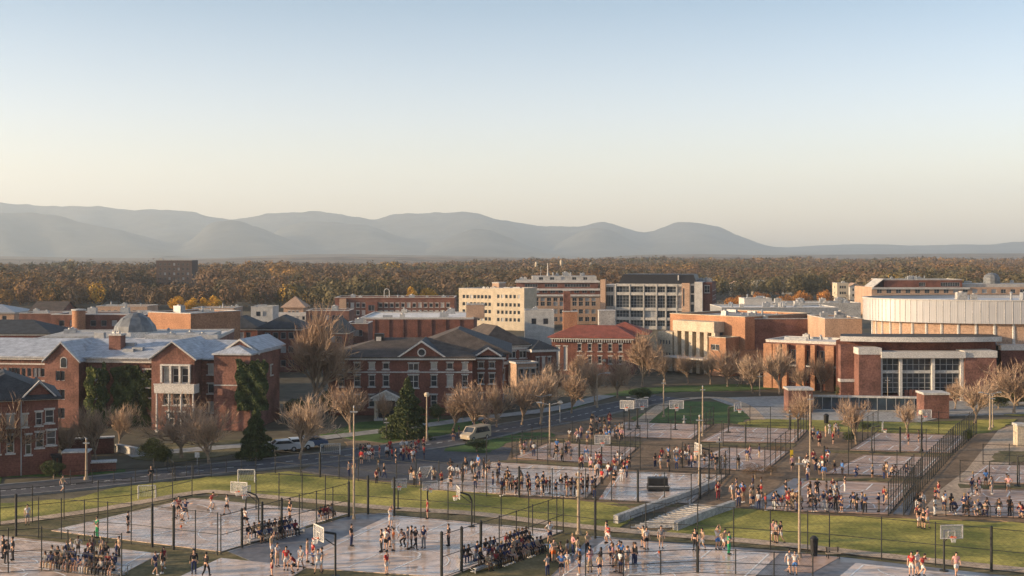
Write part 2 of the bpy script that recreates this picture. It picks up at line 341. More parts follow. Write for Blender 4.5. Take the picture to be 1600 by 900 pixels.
def terrain(name, layers, y0, y1, m, amp, nu=420, ny=70, base=-2):
    us = np.linspace(-500, 2100, nu); ys = np.linspace(y0, y1, ny)
    ph = rng.uniform(0, 6.28, 40)
    X = np.zeros((ny, nu)); Yg = np.zeros((ny, nu)); Z = np.full((ny, nu), float(base))
    for j, y in enumerate(ys):
        X[j] = (us-800)/F*y; Yg[j] = y
    for (pts, yc, wf, wb) in layers:
        vv = interp(pts, us); k = np.ones(9)/9; vv = np.convolve(np.pad(vv, 4, 'edge'), k, 'valid')
        crest = np.clip(H-(vv-HZ)/F*yc, 0, None)
        for j, y in enumerate(ys):
            sh = 1 + .0*us
            w = wf if y < yc else wb
            wob = wf*.34*(np.sin(us/71+ph[0])+.6*np.sin(us/34+ph[1]+y/900)+.3*np.sin(us/17+ph[2]+y/500))/2
            t = np.clip(1-np.abs(y-yc)/(w+ (wob if y < yc else 0)), 0, 1)
            Z[j] = np.maximum(Z[j], crest*(t**1.25))
    n = np.zeros_like(Z)
    for i in range(8):
        fx = .0012*1.7**i; n += np.sin(X*fx+ph[5+i]+1.3*np.sin(Yg*fx*.8+ph[12+i]))*np.sin(Yg*fx*1.3+ph[20+i])/1.45**i
    Z += np.where(Z > 3, n*amp*np.clip(Z/200, .1, 1), 0)
    b = MB(); b.v = list(map(tuple, np.stack([X, Yg, Z], -1).reshape(-1, 3).tolist()))
    b.f = [(j*nu+i, j*nu+i+1, (j+1)*nu+i+1, (j+1)*nu+i) for j in range(ny-1) for i in range(nu-1)]; b.m = [0]*len(b.f)
    return tag(b.build(name, m, smooth=True), kind='structure')
mtn_m = mat('wooded_mountain', (.06,.058,.045), rough=1, var=.3, scale=.002, scale2=.012)
hill_m = mat('wooded_hill', (.12,.085,.055), rough=1, var=.5, scale=.012, scale2=.06, bump=.0)
terrain('mountains', [(RIDGE1, 11000, 2600, 1800), (RIDGE2, 8800, 2000, 1500), (RIDGE3, 9600, 2200, 1500)], 6400, 12900, mtn_m, 30, nu=800, ny=110)
HL1 = [(-600,399),(0,400),(150,402),(300,405),(400,400),(480,397),(560,397),(640,399),(800,402),(900,405),(1000,398),(1100,397),(1200,399),(1400,397),(1600,396),(2200,395)]
HL2 = [(-600,403),(-100,404),(0,404),(70,405),(120,410),(240,407),(400,403),(520,401),(700,402),(900,405),(1000,402),(1080,400),(1180,402),(1300,406),(2200,404)]
terrain('hills', [(HL1, 5000, 900, 900), (HL2, 3400, 500, 600)], 2700, 6300, hill_m, 10, nu=900, ny=90)
# haze: one closed box round everything
hb = MB(); hb.box(-13600, 13600, -400, 13900, -3, 760)
hz = bpy.data.materials.new('haze_air'); hz.use_nodes = True; hn = hz.node_tree; hn.nodes.clear()
pv = hn.nodes.new('ShaderNodeVolumePrincipled'); pv.inputs['Density'].default_value = 0.000085; pv.inputs['Color'].default_value = (.74,.88,1.0,1)
pv.inputs['Anisotropy'].default_value = 0.2
ho = hn.nodes.new('ShaderNodeOutputMaterial'); hn.links.new(pv.outputs[0], ho.inputs['Volume'])
tag(hb.build('haze', hz), kind='stuff')
# ---------------------------------------------------------------- far wood (one mass)
def tri_arrays(name, V, C, m, label=None):
    """V (n,3,3) triangles, C (n,3) colours"""
    n = len(V); me = bpy.data.meshes.new(name)
    me.vertices.add(n*3); me.vertices.foreach_set('co', V.reshape(-1).astype(np.float32))
    me.loops.add(n*3); me.loops.foreach_set('vertex_index', np.arange(n*3, dtype=np.int32))
    me.polygons.add(n); me.polygons.foreach_set('loop_start', np.arange(0, n*3, 3, dtype=np.int32))
    me.update(calc_edges=True)
    a = me.color_attributes.new('tint', 'FLOAT_COLOR', 'POINT')
    cc = np.ones((n*3, 4), np.float32); cc[:, :3] = np.repeat(C, 3, 0); a.data.foreach_set('color', cc.reshape(-1))
    me.materials.append(m); o = bpy.data.objects.new(name, me); COL.objects.link(o); return o
CLEAR = []    # (x, y, r) no wood here
def wood(name, ya, yb, dens, ntri, tri, umin=-150, umax=1750, hh=(10, 14), near=None):
    n = int(.5*(yb**2-ya**2)*(umax-umin)/F/dens)
    y = np.sqrt(rng.uniform(ya**2, yb**2, n)); u = rng.uniform(umin, umax, n); x = (u-800)/F*y
    keep = np.ones(n, bool)
    if near: keep &= (y > interp(near, u)) & (y < interp([(-200,1250),(650,1450),(900,2300),(1800,2450)], u))
    for cx, cy, r in CLEAR: keep &= (x-cx)**2+(y-cy)**2 > r*r
    x, y, u = x[keep], y[keep], u[keep]; n = len(x)
    h = rng.uniform(*hh, n)*(1+.24*np.sin(x/61+y/83)*np.sin(y/47-x/90)+.10*np.sin(x/23)*np.sin(y/31)); w = h*rng.uniform(.32, .46, n)
    pal = np.array([(.17,.095,.05),(.20,.10,.045),(.14,.095,.055),(.12,.085,.05),(.10,.085,.04),(.055,.062,.03),(.24,.13,.045),(.19,.12,.07),(.15,.085,.055)])
    pc = rng.choice(len(pal), n, p=[.19,.14,.17,.16,.09,.08,.03,.07,.07]); col = pal[pc]*rng.uniform(.86, 1.12, (n,1))*np.array([.90,1,1.14])
    col = .62*col+.38*pal.mean(0)
    pn = np.sin(x/75+1.3*np.sin(y/110))*np.sin(y/95+x/160)
    g = (pn > .45) & (rng.uniform(0,1,n) < .75); col[g] = np.array([(.12,.10,.05)])*rng.uniform(.7,1.25,(g.sum(),1))
    g = (pn < -.6) & (rng.uniform(0,1,n) < .5); col[g] = np.array([(.26,.15,.05)])*rng.uniform(.8,1.2,(g.sum(),1))
    rare = rng.uniform(0, 1, n) < .006; col[rare] = (.42,.25,.04)
    # leaf clumps in lumpy crowns
    k = ntri; d = rng.normal(size=(n, k, 3)); d /= np.linalg.norm(d, axis=2, keepdims=True)
    rad = rng.uniform(.45, 1.0, (n, k, 1))**.6
    lob = 1+.25*np.sin(d[:, :, 0:1]*5+rng.uniform(0,6,(n,1,1)))*np.sin(d[:, :, 1:2]*4+rng.uniform(0,6,(n,1,1)))
    c = d*rad*lob*np.stack([w, w, h*.42], 1)[:, None, :]; c[:, :, 2] += (h*.60)[:, None]
    c[:, :, 0] += x[:, None]; c[:, :, 1] += y[:, None]
    s = tri*(h/12)[:, None, None, None]
    tv = rng.normal(size=(n, k, 3, 3)); dd = d[:, :, None, :]; tv -= dd*(tv*dd).sum(-1, keepdims=True)*.75
    T = c[:, :, None, :]+tv*s*1.15
    T[..., 2] = np.maximum(T[..., 2], 0)
    cc = np.repeat(col[:, None, :], k, 1)*rng.uniform(.88, 1.12, (n, k, 1))
    return T.reshape(-1, 3, 3), cc.reshape(-1, 3)
# ---------------------------------------------------------------- buildings
WM = {}
def window_meshes(w, h, style, sep):
    k = (round(w,2), round(h,2), style, sep)
    if k in WM: return WM[k]
    b = MB(); g = MB(); fw = {'sash':.09, 'dark':.07, 'tall':.12, 'plain':.08}[style]
    if sep: mi = 0
    b.box(0, w, -.05, .04, 0, fw); b.box(0, w, -.05, .04, h-fw, h); b.box(0, fw, -.05, .04, fw, h-fw); b.box(w-fw, w, -.05, .04, fw, h-fw)
    nx = max(1, round(w/.95)); nz = max(1, round(h/1.0)) if style != 'plain' else 1
    for i in range(1, nx): b.box(w*i/nx-.045, w*i/nx+.045, -.045, .03, fw+.002, h-fw-.002)
    for i in range(1, nz): b.box(fw+.002, w-fw-.002, -.035, .02, h*i/nz-.035, h*i/nz+.035)
    if style in ('sash', 'tall'):
        b.box(-.15, w+.15, -.34, -.01, -.16, -.004, 1); b.box(-.12, w+.12, -.25, -.01, h+.004, h+.2, 1)
    t = g if sep else b
    t.face([(fw*.5,.0,fw*.5),(w-fw*.5,.0,fw*.5),(w-fw*.5,.0,h-fw*.5),(fw*.5,.0,h-fw*.5)], 0 if sep else 2)
    fm = metal_g if style in ('dark','plain') else white
    me = b.mesh('window', [fm, stone, glass]); mp = None; mb_ = None
    if sep:
        mp = g.mesh('pane', [glass]); g2 = MB(); g2.face([(fw*.5,0,fw*.5),(w-fw*.5,0,fw*.5),(w-fw*.5,0,h-fw*.5),(fw*.5,0,h-fw*.5)]); mb_ = g2.mesh('pane', [blind])
    else:
        b2 = me.copy(); b2.materials.clear(); [b2.materials.append(q) for q in (fm, stone, blind)]; mb_ = b2
    WM[k] = (me, mp, mb_); return WM[k]
def facade(b, root, p0, p1, z0, z1, wins, mi=0, depth=.22, style='sash', sep=False, blinds=.2):
    """one wall face with real openings; wins = [(a,b,c,d)] metres along the wall and heights"""
    p0 = Vector(p0); p1 = Vector(p1); L_ = (p1-p0).length; d = (p1-p0)/L_; n = Vector((d.y, -d.x))
    wins = [w for w in wins if w[0] > .02 and w[1] < L_-.02 and w[2] > z0+.02 and w[3] < z1-.02]
    xs = sorted({0.0, L_, *[round(w[0],4) for w in wins], *[round(w[1],4) for w in wins]})
    zs = sorted({z0, z1, *[round(w[2],4) for w in wins], *[round(w[3],4) for w in wins]})
    P = lambda a, z, e=0: (p0.x+d.x*a-n.x*e, p0.y+d.y*a-n.y*e, z)
    for i in range(len(xs)-1):
        for j in range(len(zs)-1):
            cx, cz = (xs[i]+xs[i+1])/2, (zs[j]+zs[j+1])/2
            if any(w[0] < cx < w[1] and w[2] < cz < w[3] for w in wins): continue
            b.face([P(xs[i],zs[j]), P(xs[i+1],zs[j]), P(xs[i+1],zs[j+1]), P(xs[i],zs[j+1])], mi)
    rz = math.atan2(d.y, d.x)
    for (a, c, e, f) in wins:
        b.face([P(a,e),P(c,e),P(c,e,depth),P(a,e,depth)], mi); b.face([P(a,f,depth),P(c,f,depth),P(c,f),P(a,f)], mi)
        b.face([P(a,e),P(a,e,depth),P(a,f,depth),P(a,f)], mi); b.face([P(c,e,depth),P(c,e),P(c,f),P(c,f,depth)], mi)
        me, mp, mb_ = window_meshes(c-a, f-e, style, sep)
        bl = random.random() < blinds
        if sep:
            o = place(me, 'window', root, P(a, e, depth-.05), rz); place(mb_ if bl else mp, 'pane', o)
        else: place(mb_ if bl else me, 'window', root, P(a, e, depth-.05), rz)
def even(L_, n, w, rows, m=1.2, x0=None, x1=None):
    a = m if x0 is None else x0; c = L_-m if x1 is None else x1; out = []
    for i in range(n):
        x = a+(c-a)*(i+.5)/n
        for (z, h) in rows: out.append((x-w/2, x+w/2, z, z+h))
    return out
def mass(root, x0, x1, y0, y1, z0, z1, m, F_=None, L_=None, R_=None, style='sash', sep=False, blinds=.2, top=None, name='wall'):
    b = MB()
    facade(b, root, (x0,y0), (x1,y0), z0, z1, F_ or [], 0, style=style, sep=sep, blinds=blinds)
    facade(b, root, (x1,y0), (x1,y1), z0, z1, R_ or [], 0, style=style, sep=sep, blinds=blinds)
    facade(b, root, (x1,y1), (x0,y1), z0, z1, [], 0)
    facade(b, root, (x0,y1), (x0,y0), z0, z1, L_ or [], 0, style=style, sep=sep, blinds=blinds)
    b.face([(x0,y0,z1-.01),(x1,y0,z1-.01),(x1,y1,z1-.01),(x0,y1,z1-.01)], 1 if top else 0)
    return b.build(name, [m]+([top] if top else []), root)
def cornice(root, x0, x1, y0, y1, z0, z1, o=.35, m=None, name='cornice'):
    b = MB()
    for q in ((x0-o,x1+o,y0-o,y0+.12),(x0-o,x0+.12,y0+.12,y1-.12),(x1-.12,x1+o,y0+.12,y1-.12),(x0-o,x1+o,y1-.12,y1+o)): b.box(*q, z0, z1)
    return b.build(name, m or white, root)
def band(root, x0, x1, y, z0, z1, m=None, o=.08, name='stone_band'):
    b = MB(); b.box(x0, x1, y-o, y+.05, z0, z1); return b.build(name, m or stone, root)
def parapet(root, x0, x1, y0, y1, z, m, h=.7, rm=None, clutter=0, cap=None):
    b = MB(); t = .3
    for q in ((x0,x1,y0,y0+t),(x0,x1,y1-t,y1),(x0,x0+t,y0+t,y1-t),(x1-t,x1,y0+t,y1-t)): b.box(*q, z, z+h)
    c = MB(); o = .07
    for q in ((x0-o,x1+o,y0-o,y0+t+o),(x0-o,x1+o,y1-t-o,y1+o),(x0-o,x0+t+o,y0+t+o,y1-t-o),(x1-t-o,x1+o,y0+t+o,y1-t-o)): c.box(*q, z+h+.003, z+h+.14)
    b.build('parapet', m, root); c.build('coping', cap or stone, root)
    r = MB(); r.box(x0+t, x1-t, y0+t, y1-t, z-.02, z+.12); r.build('flat_roof', rm or roof_f, root)
    units(root, x0+1.5, x1-1.5, y0+1.5, y1-1.5, z+.12, clutter)
def units(root, x0, x1, y0, y1, z, n):
    for i in range(n):
        cx, cy = random.uniform(x0, x1), random.uniform(y0, y1); k = random.random(); b = MB(); s = random.uniform(.5, 1.15)
        if k < .55:
            b.box(cx-s, cx+s, cy-s*.7, cy+s*.7, z, z+.25); b.box(cx-s*.92, cx+s*.92, cy-s*.62, cy+s*.62, z+.25, z+.3+s)
            b.lathe([(0,s+.30),(s*.4,s+.30),(s*.4,s+.52),(0,s+.52)], (cx,cy,z), 10)
            b.build('air_handler', random.choice([metal_g, metal_g, conc]), root)
        elif k < .85:
            b.tube((cx,cy,z), (cx,cy,z+s*1.2), .22, n=8); b.tube((cx,cy,z+s*1.2), (cx,cy,z+s*1.2+.25), .38, .1, n=8)
            b.build('roof_vent', metal_g, root)
        else:
            b.box(cx-s*1.6, cx+s*1.6, cy-.3, cy+.3, z+.2, z+.8); b.box(cx-s*1.5, cx-s*1.4, cy-.2, cy+.2, z, z+.2); b.box(cx+s*1.4, cx+s*1.5, cy-.2, cy+.2, z, z+.2)
            b.build('duct', metal_g, root)
def site(name, u0, Y0, u1, Y1, label, cat='building', group=None):
    p0 = Vector((PX(u0,Y0), Y0)); p1 = Vector((PX(u1,Y1), Y1)); d = p1-p0
    r = empty(name, (p0.x, p0.y, 0), math.atan2(d.y, d.x), label, cat, group)
    r['w'] = d.length; CLEAR.append(((p0.x+p1.x)/2, (Y0+Y1)/2+8, d.length/2+12)); return r, d.length
def chimney(root, x0, x1, y0, y1, z0, z1, m=None):
    b = MB(); b.box(x0, x1, y0, y1, z0, z1); b.box(x0-.12, x1+.12, y0-.12, y1+.12, z1, z1+.25, 1)
    for i in range(2): b.tube((x0+(x1-x0)*(.3+.4*i),(y0+y1)/2,z1+.25), (x0+(x1-x0)*(.3+.4*i),(y0+y1)/2,z1+.7), .16, n=8, mi=1)
    return b.build('chimney', [m or brick, stone], root)
def gable_wall(root, x0, x1, y, z0, zap, m, depth=.35, xm=None, trim=True, soffit=.3):
    """triangular brick gable above an eave, with white raking boards"""
    xm = (x0+x1)/2 if xm is None else xm; b = MB()
    b.face([(x0,y,z0),(x1,y,z0),(xm,y,zap)]); b.face([(x1,y+depth,z0),(x0,y+depth,z0),(xm,y+depth,zap)])
    b.face([(x0,y,z0),(xm,y,zap),(xm,y+depth,zap),(x0,y+depth,z0)]); b.face([(xm,y,zap),(x1,y,z0),(x1,y+depth,z0),(xm,y+depth,zap)])
    o = b.build('gable', m, root)
    if trim:
        t = MB()
        for (a, za, c, zc) in ((x0-soffit, z0-soffit*.5, xm, zap+.05), (xm, zap+.05, x1+soffit, z0-soffit*.5)):
            t.hexa([(a,y-.3,za),(c,y-.3,zc),(c,y+.06,zc),(a,y+.06,za)], .28)
        t.build('raking_trim', white, root)
    return o
# ---- long brick building with pale roof (left)
r, W_ = site('brick_college_building', -90, 178, 455, 171, 'long red brick building with pale metal roof, ivy and a white balcony at left')
S = 172/F; bx = lambda u: (u+90)*S; bz = lambda v, Y=172: PZ(v, Y)
def rows3(): return [(6.75, 1.35), (4.0, 1.5), (1.3, 1.5)]
wl = []
for g0 in (-80, -56, -34, -10, 6, 30, 50, 66, 80): wl += even(0, 3, .75, [(7.0,1.25),(4.1,1.4),(1.3,1.5)], x0=bx(g0), x1=bx(g0)+2.6) if g0 < 80 else []
wl = []
for g0 in range(-84, 84, 21):
    wl += even(0, 3 if (g0//21) % 2 else 2, .62, [(7.0,1.25),(4.1,1.4),(1.3,1.5)], x0=bx(g0), x1=bx(g0)+(1.75 if not (g0//21) % 2 else 1.75))
mass(r, 0, bx(95), .5, 15, 0, 9.5, brick, wl, style='dark', sep=True)
band(r, 0, bx(93), .5, 8.75, 8.95, white); band(r, 0, bx(93), .5, 6.35, 6.5); cornice(r, 0, bx(95)-.3, .5, 15, 9.5, 9.95, .45)
x0, x1 = bx(95), bx(152)
mass(r, x0, x1, -1.5, 15, 0, 9.4, brick, even(0, 2, .75, [(6.7,1.4),(4.0,1.45),(1.3,1.5)], x0=bx(114)-x0, x1=bx(128)-x0), style='dark', sep=True)
gable_wall(r, x0, x1, -1.5, 9.4, 12.0, brick, xm=(x0+x1)/2)
b = MB(); b.lathe([(0,0),(.42,0)], n=12); b2 = MB()
pts = [(-.42,0),(.42,0),(.42,1.0)]+[(.42*math.cos(a), 1.0+.42*math.sin(a)) for a in np.linspace(0, math.pi, 9)[1:]]
b2 = MB(); b2.face([(p[0],0,p[1]) for p in pts]); b2.face([(p[0]*1.25,.03,p[1]*1.12-.08) for p in pts], 1)
place(b2.mesh('window', [glass, white]), 'window', r, ((x0+x1)/2+.3, -1.56, 8.6))
x0, x1 = bx(152), bx(276)
wr = [(bx(163)-x0, bx(177)-x0, 6.6, 8.0), (bx(247)-x0, bx(268)-x0, 7.0, 8.2), (bx(247)-x0, bx(268)-x0, 4.2, 5.5), (bx(163)-x0, bx(177)-x0, 3.9, 5.3)]
mass(r, x0, x1, .9, 15, 0, 9.3, brick, wr, style='sash', sep=True); b = MB(); b.box(x0, x1-.3, .35, .95, 9.2, 9.75); b.build('gutter', white, r)
x0, x1 = bx(276), bx(346)
mass(r, x0, x1, -2.2, 15, 0, 10.0, brick, [(bx(u)-x0, bx(u)-x0+1.15, 6.7, 8.8) for u in (295.5, 310.5, 325)]+[(bx(u)-x0, bx(u)-x0+1.15, 3.6, 5.3) for u in (295.5, 310.5, 325)]+[(bx(300)-x0, bx(300)-x0+1.2, .8, 2.6),(bx(318)-x0, bx(318)-x0+1.2, .8, 2.6)], style='tall', sep=True)
gable_wall(r, x0, x1, -2.2, 10.0, 12.3, brick)
b = MB(); xa, xb = bx(292)-.2, bx(354)
b.box(xa, xb, -4.1, -2.25, 5.45, 5.65); b.box(xa, xb, -4.15, -4.03, 5.65, 6.65)
b.box(xa, xa+.12, -4.03, -2.25, 5.65, 6.65); b.box(xb-.12, xb, -4.03, -2.25, 5.65, 6.65); b.box(xa-.08, xb+.08, -4.22, -3.96, 6.65, 6.77)
b.build('balcony', white, r)
for k in range(4):
    b = MB(); xx = xa+.25+k*(xb-xa-.5)/3; b.tube((xx,-3.8,0), (xx,-3.8,5.45), .14, .12, 10); b.box(xx-.2, xx+.2, -4., -3.6, 0, .3); b.build('column', white, r)
for u in (293.5, 308.5, 323.5, 339):
    b = MB(); b.box(bx(u)-.13, bx(u)+.13, -2.62, -2.22, 6.78, 9.1); b.build('pilaster', white, r)
b = MB(); b.box(bx(292), bx(341), -2.66, -2.24, 9.1, 9.35); b.build('lintel', white, r)
x0, x1 = bx(346), bx(373)
mass(r, x0, x1, .4, 15, 0, 9.6, brick, [(bx(356)-x0, bx(371)-x0, z, z+1.35) for z in (7.7, 5.0, 2.3)], style='sash', sep=True)
x0, x1 = bx(373), bx(432)
mass(r, x0, x1, -1.2, 11.5, 0, 10.6, brick, None, None, even(12.7, 2, 1.0, [(7,1.4)]), style='sash', sep=True)
band(r, x0, x1, -1.2, 6.3, 6.45); cornice(r, x0, x1, -1.2, 11.5, 10.6, 10.8, .2)
b = MB(); b.gable_x(-1, bx(374), -.2, 16, 9.8, 2.1, 0, .2); b.build('roof', roof_w, r)
b = MB(); b.gable_y(bx(92), bx(155), -1.9, 8, 9.35, 2.75, 0, .18); b.build('roof', roof_w, r)
b = MB(); b.gable_y(bx(272), bx(350), -2.6, 8, 9.95, 2.5, 0, .18); b.build('roof', roof_w, r)
b = MB(); b.hip(bx(371), bx(435), -1.6, 12, 10.85, 1.0, 0, ins=2.5); b.build('roof', roof_w, r)
b = MB(); b.gable_y(bx(372), bx(434), 2, 14, 10.9, 1.6, 0, .18); b.build('roof', roof_w, r)
gable_wall(r, bx(374), bx(432), 1.9, 10.6, 12.4, brick)
chimney(r, bx(178), bx(198), 3.0, 4.6, 9.5, 12.9, brick)
for (u, yy, zz) in ((215, 2.5, 10.7), (228, 3, 10.9), (328, 9, 12.4), (130, 9, 12.6), (205, 5, 11.4)):
    b = MB(); b.box(bx(u)-.8, bx(u)+.8, yy-.4, yy+.4, zz-.6, zz+.35); b.build('roof_hatch', metal_g, r)
# flat rear range with faceted dome
r, W_ = site('domed_hall', 45, 200, 335, 203, 'low hall with faceted grey metal dome rising behind the pale roof')
S = 200/F; bx = lambda u: (u-45)*S
mass(r, 0, W_, 0, 26, 0, 10.2, brick, style='dark'); parapet(r, 0, W_, 0, 26, 10.2, white, .35, roof_fw, 7)
b = MB(); mass(r, bx(60), bx(160), 3, 14, 10.3, 11.0, conc); mass(r, bx(215), bx(320), 4, 16, 10.3, 11.1, stone)
cx = bx(184); b = MB(); RR = 3.7
for k in range(10):
    a0, a1 = 2*math.pi*k/10+.2, 2*math.pi*(k+1)/10+.2
    pr = [(RR,11.2),(RR*.93,12.2),(RR*.62,13.6),(RR*.28,14.4)]
    for (r0_, z0_), (r1_, z1_) in zip(pr[:-1], pr[1:]):
        b.face([(cx+r0_*math.cos(a0),12+r0_*math.sin(a0),z0_),(cx+r0_*math.cos(a1),12+r0_*math.sin(a1),z0_),(cx+r1_*math.cos(a1),12+r1_*math.sin(a1),z1_),(cx+r1_*math.cos(a0),12+r1_*math.sin(a0),z1_)])
    b.face([(cx+RR*.28*math.cos(a0),12+RR*.28*math.sin(a0),14.4),(cx+RR*.28*math.cos(a1),12+RR*.28*math.sin(a1),14.4),(cx,12,14.6)])
    b.tube((cx+RR*math.cos(a0),12+RR*math.sin(a0),11.2),(cx+RR*.62*math.cos(a0),12+RR*.62*math.sin(a0),13.65),.09,n=4)
b.build('dome', dark_m, r); b = MB(); b.lathe([(0,10.2),(RR+.2,10.2),(RR+.2,11.25),(RR-.1,11.25)], (cx,12,0), 20); b.build('drum', white, r)
# ---- near brick house bottom left
r, W_ = site('brick_gabled_house', -75, 133.5, 91, 138, 'two storey red brick house with dark roof and white gable trim at far left')
S = 136.5/F; bx = lambda u: (u+75)*S; z = lambda v: PZ(v, 136)
ws = [(bx(a), bx(c), z(e), z(f)) for a, c, e, f in ((24,33,668,649),(44,54,667,646),(58,71,664,643),(29,38,712,681),(44,56,702,678),(60,74,699,676))]
ws += [(bx(a), bx(a+11), z(e), z(f)) for a in (-60,-40,-18,2) for e, f in ((668,648),(708,680))]
mass(r, 0, W_, 0, 12, 0, 8.5, brick_d, ws, R_=even(12, 3, 1.1, [(4.9,1.5),(2.3,1.6)]), sep=True)
cornice(r, 0, W_, 0, 12, 8.4, 8.62, .3)
b = MB(); b.hip(-.5, W_+.4, -.5, 12.5, 8.65, 2.6, 0, ins=3.2); b.build('roof', roof_d, r)
gable_wall(r, bx(26), bx(73), -.05, 8.5, 10.3, brick_d); b = MB(); b.gable_y(bx(24), bx(75), -.35, 6, 8.45, 1.95, 0, .12); b.build('roof', roof_d, r)
b = MB(); xx = bx(66); b.box(xx, W_+.2, -1.8, -.02, 2.0, 2.25, 0); [b.tube((q,-1.6,0),(q,-1.6,2.0),.09,n=8) for q in (xx+.2,(xx+W_)/2,W_)]; b.build('porch', black, r)
b = MB(); b.box(bx(78), bx(88), -.1, -.01, 0, 2.0); b.build('door', black, r)
b = MB(); b.tube((bx(23),-.12,0),(bx(23),-.12,8.3),.07,n=6); b.build('downpipe', metal_g, r)
chimney(r, bx(-20), bx(-8), 5, 6.2, 9.5, 12.0, brick_d)
# garden walls beside it
def low_wall(u0, v0, u1, v1, h, t, m, label, cap=stone, name='brick_garden_wall'):
    p0 = Vector(G(u0,v0)); p1 = Vector(G(u1,v1)); d = p1-p0
    o = empty(name, (p0.x,p0.y,0), math.atan2(d.y,d.x), label, 'wall'); L_ = d.length
    b = MB(); b.box(0, L_, 0, t, 0, h); b.build('wall', m, o); b = MB(); b.box(-.1, L_+.1, -.1, t+.1, h+.002, h+.16); b.build('coping', cap, o); return o
low_wall(97, 743, 137, 742, 2.5, 2.0, brick_d, 'tall brick wall block under a stone cap beside the gabled house')
low_wall(140, 738, 181, 736, 1.0, 1.2, brick_d, 'low brick wall with white coping beside the road bend', white)
low_wall(100, 712, 178, 708, 1.9, .8, brick_d, 'brick terrace wall with sunlit stone coping behind the low wall')
low_wall(182, 706, 212, 712, .8, .4, conc, 'short pale stone kerb wall left of the round shrub', name='stone_wall')
# ---- middle brick hall
r, W_ = site('brick_lecture_hall', 513, 187, 738, 187, 'three storey dark red brick hall with brown hipped roofs and white cornice at centre')
S = 187/F; bx = lambda u: (u-513)*S; z = lambda v: PZ(v, 187)
ws = []
for u in (533, 558, 581, 603, 678, 703): ws += [(bx(u-5), bx(u+5), z(a), z(c)) for a, c in ((577,567),(604,586),(636,617))]
for u in (646,): ws += [(bx(u-8), bx(u+8), z(a), z(c)) for a, c in ((579,568),(606,586))]
ws += [(bx(722), bx(731), z(a), z(c)) for a, c in ((578,567),(605,586),(636,617))]
mass(r, 0, W_, 0, 17, 0, 8.7, brick_d, ws, even(17, 4, 1.1, [(7,1.0),(4.6,1.7),(1.5,1.8)]), sep=True)
cornice(r, 0, W_, 0, 17, 8.55, 9.0, .5); b = MB(); band(r, 0, W_, 0, 6.55, 6.75, stone)
b = MB(); b.hip(-.6, W_+.6, -.6, 17.6, 9.0, 2.4, 0, ins=8); b.build('roof', roof_b, r)
b = MB(); b.hip(bx(622), bx(800), 3, 24, 9.3, 3.4, 0, ins=6.5, mr=1); b.build('roof', [roof_b, roof_d], r)  # right slope takes the darker roof colour to imitate its shaded side
gable_wall(r, bx(624), bx(694), -.25, 8.9, 11.2, brick_d, depth=4)
b = MB(); b.lathe([(0,0),(.55,0)], n=14); bb = MB()
bb.face([(.5*math.cos(a), 0, .5*math.sin(a)) for a in np.linspace(0, 2*math.pi, 13)[:-1]], 0); bb.face([(.68*math.cos(a), .02, .68*math.sin(a)) for a in np.linspace(0, 2*math.pi, 13)[:-1]], 1)
place(bb.mesh('window', [glass, white]), 'window', r, (bx(659), -.3, 9.7))
b = MB(); b.gable_y(bx(624)-.3, bx(694)+.3, -.4, 9, 8.95, 2.45, 0, .1); b.build('roof', roof_d, r)
mass(r, W_-.01, W_+4.6, 2.5, 20, 0, 8.6, brick_d, [(W_*0+.8+i*1.7, 1.75+i*1.7, a, c) for i in (0, 1) for a, c in ((7,8),(4.6,6.2),(1.4,3.1))], R_=even(17.5, 5, 1.0, [(7,1.0),(4.6,1.7),(1.5,1.8)]), sep=True)
cornice(r, W_-.02, W_+4.6, 2.5, 20, 8.45, 8.9, .5)
b = MB(); b.hip(W_-1, W_+5.2, 2, 20.5, 8.92, 1.6, 0); b.build('roof', roof_d, r)
gable_wall(r, W_+.6, W_+4.2, 2.2, 8.9, 10.0, brick_d, depth=2)
b = MB(); b.box(bx(577), bx(592), 7, 8.2, 10.6, 12.1); b.box(bx(580), bx(588), 6.8, 7, 10.8, 11.6, 1); b.build('dormer_vent', [black, white], r)
# small white pavilion
r, W_ = site('porch_pavilion', 584, 181, 622, 181, 'small white classical porch pavilion with pediment beside the tall conifer')
b = MB(); b.box(0, W_, 0, 2.6, 0, .3); b.build('plinth', stone, r)
for k in (0.05, W_-.4):
    for yy in (.1, 2.2):
        b = MB(); b.box(k, k+.35, yy, yy+.35, .3, 3.0); b.box(k-.06, k+.41, yy-.06, yy+.41, 2.8, 3.0); b.build('column', cream if k < 1 else white, r)
b = MB(); b.box(-.15, W_+.15, -.1, 2.75, 3.003, 3.35); b.build('entablature', white, r)
gable_wall(r, -.15, W_+.15, -.05, 3.35, 4.25, stone, depth=2.7, trim=True)
b = MB(); b.gable_y(-.35, W_+.35, -.3, 2.9, 3.4, 1.0, 0, .12); b.build('roof', roof_b, r)
b = MB(); b.box(.6, W_-.6, 1.0, 1.2, .3, 3.0); b.build('screen', black, r)
